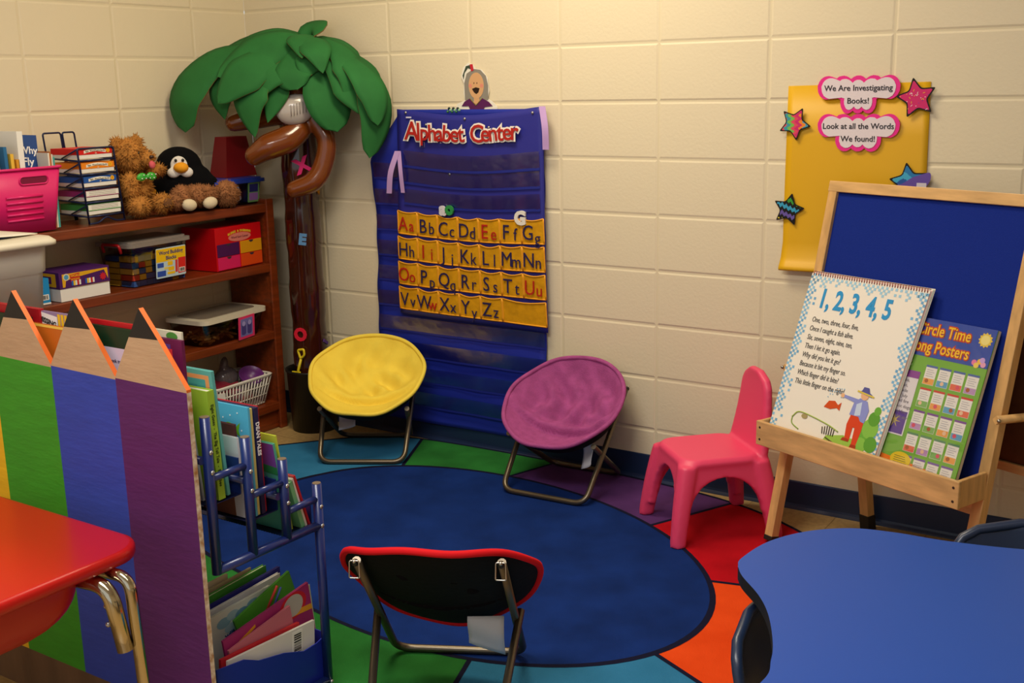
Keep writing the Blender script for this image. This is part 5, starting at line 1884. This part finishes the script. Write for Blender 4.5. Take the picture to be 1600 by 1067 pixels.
def rb(label, xr, yb, zb, yt, zt, w, th_, c, group, page='#E9E3D2', spine='R', slide=0):
    """book standing across the rack: right edge at x=xr, foot (yb, zb), head (yt, zt); its back cover faces the fence"""
    up = V((0, yt - yb, zt - zb))
    F = frame((xr - w, yb, zb), (1, 0, 0), up)            # normal -Y
    M = F @ Matrix.Rotation(R(-90), 4, 'X') @ Matrix.Identity(4)
    M = F @ Matrix(((1, 0, 0, 0), (0, 0, 1, 0), (0, -1, 0, 0), (0, 0, 0, 1)))   # book X->x, Z->up, Y-> away from the camera side
    return book('picture_book', label, M, w, up.length, th_, c, page, group, spine)
def on_cover(o, fn, name='cover_print'):
    b = MB(paper('#FFFFFF'))
    fn(b)
    return b.build(name, o)
def cov(b, pts, c, k=1):
    b.prism(pts, 0, .0002, paper(c), frame((0, -.0003 * k, 0), (1, 0, 0), (0, 0, 1)))
def rack_books():
    g1 = 'books on the top tier of the rack'
    y = -2.178
    def tier1(label, x0, x1, z, c, dy, th_=.008, tilt=0):
        return rb(label, x1, y + dy, .70, y + dy + tilt, z, x1 - x0, th_, c, g1)
    tier1('red-topped dark green book behind the leftmost pencil tips', -1.50, -1.25, 1.004, '#A81420', .012, .012)
    o = tier1('dark green book in front of the red one, leftmost on the top tier', -1.50, -1.27, .985, '#16321E', .001, .006)
    o = tier1('lilac book marked MISSING with yellow stripes between the first two tips', -1.28, -1.1, 1.0, '#8E7A9C', .018, .006)
    def f(b):
        cov(b, [(.008, .262), (.088, .243), (.088, .29), (.008, .3)], '#E8E4E0')
        b.text('MISSING', .017, frame((.052, -.0007, .276), (1, 0, -.2), (0, 0, 1)), paper('#222222'), off=.0005)
        for k in range(7):
            cov(b, [(.09 + k * .0125, .2), (.0995 + k * .0125, .2), (.0995 + k * .0125, .297), (.09 + k * .0125, .297)], '#E6B81C')
    on_cover(o, f)
    o = tier1('orange wood-grain book in front of the MISSING book', -1.275, -1.12, .972, '#C4681C', .004, .007)
    on_cover(o, lambda b: cov(b, [(.0, .266), (.155, .266), (.155, .272), (.0, .272)], '#F0C850'))
    tier1('red book edge behind the dark green cover between the second and third tips', -1.075, -.875, 1.0, '#B8141E', .014, .006)
    o = tier1('dark green book with lilac panel between the second and third tips', -1.08, -.88, .99, '#12301C', .004, .008)
    def f(b):
        cov(b, [(.03, .0), (.2, .0), (.2, .245), (.03, .245)], '#CDBFD4')
        b.text('storybook treasury', .011, frame((.105, -.0008, .215), (1, 0, 0), (0, 0, 1)), paper('#4A4058'))
        b.text('tales', .012, frame((.105, -.0008, .19), (1, 0, 0), (0, 0, 1)), paper('#4A4058'))
    on_cover(o, f)
    o = tier1('cream book with green leaf picture behind the purple pencil tip', -.86, -.775, .996, '#DCD6BE', .022, .005)
    on_cover(o, lambda b: cov(b, circ(.018, 14, .055, .285, .009), '#4E8A3A'))
    o = tier1('maroon and violet book right of the purple pencil tip', -.90, -.765, .981, '#6A1C4A', .012, .008)
    on_cover(o, lambda b: (cov(b, [(.06, .1), (.1, .1), (.1, .27), (.06, .27)], '#5A3A90'), cov(b, [(.085, .1), (.105, .1), (.105, .26), (.085, .26)], '#D8303C', 2)))
    g2 = 'books on the second tier of the rack'
    o = rb('white and pale blue booklet beside the lime spine on the second tier', -.785, -2.127, .61, -2.145, .83, .17, .006, '#C8D4EA', g2)
    on_cover(o, lambda b: [cov(b, [(.12, .01), (.165, .01), (.165, .215), (.12, .215)], '#E6E8F0')] + [cov(b, [(.128, .03 + k * .03), (.155, .03 + k * .03), (.155, .045 + k * .03), (.128, .045 + k * .03)], ('#8AA4D4', '#C05A5A', '#7A8AB8')[k % 3], 2) for k in range(6)])
    o = rb('lime green book with tall lettered spine leaning on the second tier', -.755, -2.108, .611, -2.118, .861, .2, .019, '#9CC43A', g2)
    b = MB(paper('#3A4A20'))
    b.text('Eight Gates  -  The Big Tall Tale  -  Barnabee', .011, frame((.2005, .0095, .125), (0, 0, -1), (0, 1, 0)), sx=.95)
    b.build('spine_lettering', o)
    rb('green book behind the lime spine on the second tier', -.775, -2.094, .612, -2.108, .82, .19, .008, '#6FA03A', g2)
    o = rb('turquoise and white book with orange border on the second tier', -.76, -2.078, .612, -2.098, .9, .21, .008, '#5FB0AE', g2)
    on_cover(o, lambda b: (cov(b, [(.0, .0), (.2, .0), (.2, .278), (.0, .278)], '#E8A06A'), cov(b, [(.0, .0), (.188, .0), (.188, .268), (.0, .268)], '#4AA8B0', 2), cov(b, [(.0, .0), (.16, .0), (.16, .255), (.0, .255)], '#3E98A8', 3)))
    g3 = 'books on the third tier of the rack'
    o = rb('sky blue picture book with a green fish on the third tier', -.76, -2.0, .536, -2.002, .795, .26, .006, '#58B4DA', g3)
    def f(b):
        cov(b, circ(.018, 20, .195, .2, .017), '#6CB82C')
        cov(b, [(.208, .2), (.232, .22), (.226, .2), (.23, .185)], '#6CB82C')
        cov(b, circ(.006, 12, .189, .206), '#F4F4E8', 2)
        cov(b, circ(.003, 10, .188, .206), '#1A2A1A', 3)
        for k in range(14):
            cov(b, circ(.0022, 8, .12 + (k * 53 % 130) * .001, .1 + (k * 71 % 150) * .001), '#E4F0F4', 2)
    on_cover(o, f)
    rb('cream edged book behind the fish book on the third tier', -.762, -1.992, .536, -1.994, .79, .24, .007, '#D8C87A', g3)
    o = rb('navy book with lettered dark spine on the third tier', -.758, -1.982, .536, -1.984, .79, .23, .011, '#23244E', g3)
    b = MB(paper('#E8E4E8'))
    b.text('DEAN TALES', .014, frame((.2305, .0055, .18), (0, 0, -1), (0, 1, 0)), off=.0003)
    b.build('spine_lettering', o)
    rb('red spine book behind the fish book on the third tier', -.764, -1.968, .536, -1.972, .79, .24, .006, '#B02030', g3)
    o = rb('brown book lying open-edged in front of the fish book', -.785, -2.012, .536, -2.024, .757, .18, .007, '#5E2E2A', g3)
    o = rb('white booklet with brown picture nearest the fence on the third tier', -.772, -2.02, .536, -2.03, .73, .19, .006, '#E4E4E8', g3)
    on_cover(o, lambda b: (cov(b, [(.05, .0), (.16, .0), (.16, .13), (.05, .13)], '#8A5A44'), cov(b, [(.06, .105), (.145, .1), (.145, .115), (.06, .122)], '#D89A4A', 2)))
    g4 = 'books on the fourth tier of the rack'
    o = rb('purple and teal picture book with an octopus on the fourth tier', -.76, -1.9, .462, -1.934, .69, .22, .007, '#54B09C', g4)
    def f(b):
        cov(b, [(.0, .19), (.22, .17), (.22, .23), (.0, .23)], '#7A4AA8')
        cov(b, [(.0, .168), (.22, .15), (.22, .17), (.0, .19)], '#2E8A50')
        for k in range(6):
            b.tube(catmull([V((.15, -.001, .12)), V((.17 + .012 * math.cos(k), -.001, .12 + .02 * math.sin(k * 1.1))), V((.165 + .032 * math.cos(k * 1.1), -.001, .115 + .03 * math.sin(k)))], 5), .003, paper('#3A3A78'), seg=5)
    on_cover(o, f)
    rb('yellow-green book behind the octopus book', -.766, -1.885, .462, -1.918, .705, .2, .004, '#C8D84A', g4)
    rb('green book leaning on the red one on the lowest tier', -.752, -1.866, .462, -1.898, .585, .18, .012, '#7ABF8A', 'books on the lowest tier of the rack')
    rb('thin white book between the green and red ones on the lowest tier', -.752, -1.852, .462, -1.889, .592, .18, .006, '#E8E4DC', 'books on the lowest tier of the rack')
    rb('thin red book at the front of the lowest tier', -.75, -1.843, .462, -1.884, .598, .19, .006, '#B8202A', 'books on the lowest tier of the rack')
rack_books()

def bin_books():
    g = 'books in the bottom bin of the rack'
    def bb(label, x, tl, tr, c, depth=.19, th_=.006, fn=None, yaw=0):
        a, d = V((x, tl[0], tl[1])), V((x, tr[0], tr[1]))
        F = frame(a, (d - a), (0, 0, 1))
        w = (d - a).length
        h = min(depth, min(tl[1], tr[1]) - .05)
        M = F @ Matrix(((1, 0, 0, 0), (0, 0, 1, -h), (0, -1, 0, 0), (0, 0, 0, 1)))
        o = book('picture_book', label, M, w, h, th_, c, group=g)
        if fn:
            b = MB(paper('#FFFFFF'))
            fn(b, w, h)
            b.build('cover_print', o)
        return o
    def T(b, s_, sz, x, z, c, k=2, **kw):
        b.text(s_, sz, frame((x, -.0003 * k - .0006, z), (1, 0, 0), (0, 0, 1)), paper(c), **kw)
    def f(b, w, h):
        bar_code(b, frame((w - .06, -.0004, h - .05), (0, 0, -1), (1, 0, 0)), .085, .034, 14, 5)
    bb('white book back with bar code at the front of the bottom bin', -.766, (-2.112, .222), (-1.829, .203), '#E6E2DA', fn=f)
    bb('red book just behind the white one in the bottom bin', -.775, (-2.124, .228), (-1.872, .213), '#C0202A', th_=.007)
    bb('plain pink book in the bottom bin', -.785, (-2.09, .232), (-1.89, .262), '#C8707E')
    def f(b, w, h):
        cov(b, [(.03, h - .03), (w * .35, h - .012), (w * .35, h - .02), (.03, h - .04)], '#E0962A')
        cov(b, [(.09, h - .08), (.12, h - .05), (.14, h - .045), (.15, h - .07), (.13, h - .1), (.1, h - .1)], '#E8B88C', 2)
        cov(b, [(.1, h - .052), (.12, h - .036), (.15, h - .04), (.15, h - .052), (.125, h - .05)], '#C8541E', 3)
        cov(b, [(.03, .0), (.05, .06), (.1, .05), (.1, .0)], '#1E1A1E', 2)
    o = bb('magenta comic cover with silver coin picture in the bottom bin', -.797, (-2.095, .255), (-1.812, .29), '#A83070', fn=f)
    b = MB(paper('#B8B4AC'))
    w, h = .285, .19
    cov(b, circ(.034, 24, w - .06, h - .034, .028), '#B8B4AC')
    cov(b, circ(.046, 24, w - .06, h - .034, .034), '#CC2430', .5)
    cov(b, [(w - .12, h - .05), (w, h - .075), (w, h - .06), (w - .12, h - .036)], '#E8A02A', .7)
    b.build('coin_picture', o, label='silver coin on a red roundel')
    bb('orange edged book behind the magenta comic', -.806, (-2.0, .25), (-1.805, .276), '#D88A3A', th_=.004)
    def f(b, w, h):
        cov(b, circ(.02, 18, w - .035, h - .035), '#C02A22')
    bb('pale green book with red dot at the right of the bottom bin', -.815, (-2.0, .25), (-1.788, .27), '#D0DCC8', fn=f)
    def f(b, w, h):
        b.tube([V((w * .45, -.001, h - .05)), V((w * .75, -.001, h - .008))], .004, paper('#B8302A'), seg=5)
        b.tube([V((w * .55, -.001, h - .06)), V((w * .8, -.001, h - .02))], .003, paper('#3A4A9A'), seg=5)
    bb('bright green picture book in the middle of the bottom bin', -.84, (-2.02, .262), (-1.832, .318), '#4E9A30', fn=f)
    def f(b, w, h):
        for k, (x, z, r_) in enumerate(((.04, .03, .022), (.07, .022, .02), (.1, .03, .024), (.135, .02, .02), (.06, .05, .02), (.16, .035, .018))):
            cov(b, circ(r_, 14, x, h - z, r_ * .6), ('#8AB8CE', '#A8CAD8', '#6EA0C0')[k % 3], 1 + k * .2)
        T(b, 'willy dilly dally', .021, .1, h - .066, '#2A4A8A', off=.0006)
    bb('pale book with blue cloud picture in the bottom bin', -.86, (-2.075, .287), (-1.88, .293), '#DCE2DC', fn=f)
    bb('white book with blue top band in the bottom bin', -.885, (-2.1, .285), (-1.82, .297), '#DDE0E6', th_=.009)
    bb('navy blue thin book behind the white one in the bottom bin', -.9, (-2.11, .29), (-1.805, .306), '#2C2E8A', th_=.007)
    bb('green book towards the back of the bottom bin', -.925, (-2.1, .298), (-1.828, .312), '#4A9E3E', th_=.012)
    bb('tan booklet second from the back of the bottom bin', -.945, (-2.09, .304), (-1.86, .314), '#B8A888', th_=.004)
    bb('cream magazine at the back of the bottom bin', -.965, (-2.1, .31), (-1.92, .316), '#D8CDB4', th_=.005)
    bb('white card at the very back of the bottom bin', -.985, (-2.12, .325), (-2.0, .345), '#E8E4DC', th_=.003)
    bb('emerald book at the right end of the bottom bin', -.83, (-1.93, .19), (-1.81, .235), '#3A8A4A', th_=.004)
bin_books()

# ------------------------------------------------------------------ white lidded tub on a low cabinet behind the fence
def tub():
    t = thing('low_cabinet', 'low wooden cabinet hidden behind the pencil fence under the white lidded tub', 'cabinet', (-2.2, -1.83, 0))
    b = MB(m_oak)
    b.box((0, 0, .4), (.36, .5, .8), bev=.004)
    b.build('body', t)
    for s_ in (-1, 1):
        b = MB(m_oak)
        b.box((.185, s_ * .122, .4), (.014, .236, .72), bev=.004)
        d = b.build('door', t)
        b = MB(mat('brass knob', '#A88848', .3, metal=.8))
        b.ball((.202, s_ * .02, .5), .012, seg=12)
        b.build('knob', d)
    z = .801
    t = thing('storage_tub', 'tall translucent white tub with cream lid at the left edge of the picture', 'tub', (-2.2, -1.83, z))
    W, D, H = .34, .46, .245
    b = MB(mat('translucent white plastic', '#E6E0D2', .3, .5, alpha=.82))
    b.loft([[(x, y, zz) for x, y in rrect(W + e, D + e, .035)] for e, zz in ((-.03, .002), (-.012, .15), (.0, .155), (.012, H))], cap0=True)
    b.build('tub', t)
    b = MB(mat('cream lid plastic', '#D8CFB8', .4))
    b.loft([[(x, y, zz) for x, y in rrect(W + e, D + e, .04)] for e, zz in ((.03, H - .012), (.06, H - .008), (.06, H + .004), (.035, H + .016), (-.02, H + .018))], cap0=True, cap1=True)
    b.build('lid', t, label='cream lid')
    q = random.Random(2)
    b = MB(paper('#8FB4BE'))
    for i in range(30):
        b.ball((q.uniform(-.12, .12), q.uniform(-.18, .18), q.uniform(.035, .13)), (.035, .035, .028), paper(q.choice(('#8FB4BE', '#C8B8A0', '#D88A6A', '#A8C0B0', '#D8D0C0'))), seg=10)
    b.build('contents', t)['kind'] = 'stuff'
    o = thing('paper_sheet', 'white paper sheets curling on the lid of the tall tub', 'paper', M=Matrix.Translation((-2.2, -1.83, z + H + .02)) @ Matrix.Rotation(R(6), 4, 'Z'))
    b = MB(paper('#E6E0D0'))
    b.grid(lambda u, v: V((-.15 + .3 * u, -.2 + .415 * v, .004 + .022 * math.sin(PI * .5 * (1 - v)) ** 2)), 6, 10)
    p = b.build('sheet', o)
    sm = p.modifiers.new('thick', 'SOLIDIFY')
    sm.thickness = .002
    b = MB(paper('#3A4A7A'))
    b.box((-.01, -.03, .001), (.28, .33, .003))
    b.build('folder', o, label='dark blue folder under the paper')
tub()

# ------------------------------------------------------------------ red desk
def desk():
    t = thing('school_desk', 'child desk with red moulded top and chrome legs in the lower left corner', 'desk', (-1.1, -2.55, 0))
    L = V((1.1, 2.55, 0))
    red = mat('red desk plastic', '#B81410', .3, .5, coat=.1, bump=.03, bscale=300)
    x1, y1 = -.768, -2.288
    x0, y0 = -1.42, -2.83
    zt = .58
    cx, cy, w, d = (x0 + x1) / 2, (y0 + y1) / 2, x1 - x0, y1 - y0
    b = MB(red)
    b.loft([[V((x + cx, y + cy, zz)) + L for x, y in rrect(w - e, d - e, .075 - e * .3, 8)] for e, zz in ((.03, zt - .03), (.006, zt - .028), (0, zt - .02), (0, zt - .008), (.006, zt - .002), (.02, zt))], cap0=True, cap1=True)
    b.build('desk_top', t)
    b = MB(red)
    rows = []
    for k in range(11):
        f = k / 10
        e = .17 + .1 * f + (.25 * max(0, f - .6) / .4) ** 1.5 * .4
        zz = zt - .03 - .12 * math.sin(f * PI / 2)
        e2 = .05 + .1 * (1 - math.cos(f * PI / 2)) + .22 * f ** 3
        rows.append([V((x + cx - .0, y + cy - .03, zz)) + L for x, y in rrect(w - e2 * .5 - .05, d - .13 - e2 * 1.2, .06, 8)])
    b.loft(rows, cap1=True)
    b.build('book_box', t, label='red moulded book box under the top')
    ch = mat('warm chrome tube', '#C8BEA4', .12, .5, metal=1)
    bolt = mat('nickel bolt', '#B8B8B8', .25, metal=.9)
    def leg(px_, py_, sx, sy):
        b = MB(ch)
        top = V((px_ - sx * .07, py_ - sy * .012, zt - .04)) + L
        b.tube(fillet([top, V((px_, py_, zt - .042)) + L, V((px_ + sx * .025, py_ + sy * .002, 0.004)) + L], .055, 9), .0125, seg=14)
        b.build('leg', t)
        b = MB(ch)
        sl = V((px_ - sx * .012, py_ - sy * .05, 0))
        b.tube(fillet([V((px_ - sx * .105, py_ - sy * .05, zt - .05)) + L, V((px_ - sx * .02, py_ - sy * .035, zt - .052)) + L, V((px_ - sx * .0, py_ - sy * .026, zt - .19)) + L], .05, 9), .0165, seg=14)
        q = b.build('leg_sleeve', t)
        for z in (zt - .1, zt - .14):
            b = MB(bolt)
            p = V((px_ - sx * .022, py_ - sy * .03, z)) + L
            b.tube([p, p + V((-sx * .014, -.004, 0))], .004, seg=8)
            b.ball(p + V((-sx * .014, -.004, 0)), .006, seg=8)
            b.build('bolt', q)
        b = MB(plastic('#2A2620', .6))
        b.lathe([(0, 0), (.016, 0), (.016, .02), (0, .02)], c=V((px_ + sx * .025, py_ + sy * .002, 0)) + L)
        b.build('leg_glide', t)
    leg(-.735, -2.372, 1, 1)
    leg(-1.40, -2.372, -1, 1)
    leg(-.735, -2.76, 1, -1)
    leg(-1.40, -2.76, -1, -1)
desk()

# ------------------------------------------------------------------ blue table and its chairs
def table():
    t = thing('activity_table', 'wavy-edged blue laminate activity table in the lower right corner', 'table', (1.1, -2.2, 0))
    L = V((-1.1, 2.2, 0))
    out = [(.323, -1.788), (.314, -1.749), (.329, -1.645), (.377, -1.554), (.45, -1.491), (.535, -1.468), (.634, -1.46), (.771, -1.427), (.93, -1.36), (1.1, -1.3), (1.35, -1.27), (1.6, -1.33), (1.78, -1.5), (1.8, -1.7), (1.72, -1.95), (1.7, -2.2), (1.8, -2.5), (1.78, -2.8), (1.55, -2.98), (1.3, -2.98),
           (1.1, -2.86), (.9, -2.84), (.7, -2.82), (.52, -2.7), (.46, -2.52), (.48, -2.35), (.518, -2.172), (.506, -2.097), (.485, -2.034), (.445, -1.949), (.403, -1.886), (.347, -1.825)]
    c = catmull([V((x, y, 0)) for x, y in out + out[:1]], 6)[:-1]
    pts = [((p + L).x, (p + L).y) for p in c]
    lam = mat('blue laminate', '#1E4CA6', .35, .22, bump=.04, bscale=500)
    blk_ = mat('black edge band', '#11100E', .5)
    b = MB(lam, blk_)
    b.prism(pts, .554, .58, lam, None, blk_)
    b.build('table_top', t)
    ch = mat('chrome tube', '#B8B8B8', .15, metal=1)
    for x, y in ((1.0, -1.72), (1.5, -1.6), (1.5, -2.65), (.85, -2.6)):
        b = MB(ch)
        p = V((x, y, 0)) + L
        b.tube([p + V((0, 0, .555)), p + V((0, 0, .004))], .016, seg=14)
        b.lathe([(0, 0), (.022, 0), (.022, .02), (0, .02)], plastic('#2A2620', .6), p)
        b.lathe([(0, .55), (.05, .55), (.05, .554), (0, .554)], None, p)
        b.build('leg', t)
    return t
table()
def shell_chair(label, pos, psi, zs=.3, ht=.26):
    t = thing('shell_chair', label, 'chair', (pos[0], pos[1], 0), psi, group='navy shell chairs at the blue table')
    nv = mat('navy chair plastic', '#1F2E4A', .32, .5, bump=.08, bscale=400)
    w = .175
    b = MB(nv)
    # backrest: curved panel with a rolled lip, concave towards the sitter (local -Y)
    rows = []
    for k in range(13):
        f = k / 12
        z = zs + .06 + (ht - .06) * f
        hw = w * (.93 + .07 * math.sin(PI * f))
        if f > .72:
            hw *= math.sqrt(max(.05, 1 - ((f - .72) / .29) ** 2.5))
        y = .16 + .045 * f
        front = [V((hw * s_, y - .045 * (hw * s_ / w) ** 2, z)) for s_ in [-1 + 2 * i / 14 for i in range(15)]]
        back = [p + V((0, .011, 0)) for p in front[::-1]]
        rows.append(front + back)
    b.loft(rows, cap0=True, cap1=True)
    lip = [r[0] for r in rows] + rows[-1][1:14] + [r[14] for r in rows[::-1]]
    b.tube([p + V((0, .006, 0)) for p in lip], .011, seg=8)
    b.build('backrest', t)
    b = MB(nv)
    b.loft([[V((x, y - .01, z)) for x, y in rrect(.34 - e, .34 - e, .07)] for e, z in ((.04, zs - .02), (.0, zs - .01), (0, zs), (.03, zs + .004), (.12, zs - .006))], cap0=True, cap1=True)
    b.build('seat', t)
    ch = mat('chrome tube', '#B8B8B8', .15, metal=1)
    for sx in (-1, 1):
        b = MB(nv)
        b.tube([V((sx * .12, .145, zs - .01)), V((sx * .125, .165, zs + .09))], .012, seg=8)
        b.build('back_support', t)
        for sy in (-1, 1):
            b = MB(ch)
            b.tube([V((sx * .12, sy * .11, zs - .015)), V((sx * .155, sy * .16, .005))], .011, seg=10)
            b.build('leg', t)
    return t
shell_chair('navy plastic chair tucked into the left bay of the blue table', (.575, -1.81), R(82), .25, .26)
shell_chair('navy plastic chair at the far side of the blue table below the easel', (.80, -1.36), R(8), .262, .27)

# ------------------------------------------------------------------ lamps of the classroom ceiling
WARM = (1, .86, .62)
area('ceiling lamp by the wall', (-1.0, -.95, 2.7), 1.0, .45, 32, WARM)
area('ceiling lamp over the desks', (.7, -2.9, 2.7), 1.2, .6, 7, (1, .97, .92))
area('ceiling lamp at the back of the room', (-.35, -3.0, 2.7), 1.2, .6, 46, (1, .96, .9))
w = bpy.data.worlds.new('room glow')
S.world = w
w.use_nodes = True
w.node_tree.nodes['Background'].inputs['Color'].default_value = (.93, .96, 1, 1)
w.node_tree.nodes['Background'].inputs['Strength'].default_value = .64
S.view_settings.view_transform = 'Standard'
S.view_settings.look = 'None'
S.view_settings.gamma = 1
S.view_settings.use_curve_mapping = False
S.view_settings.exposure = .08
S.cycles.use_denoising = True
S.cycles.max_bounces = 8
S.cycles.transparent_max_bounces = 24
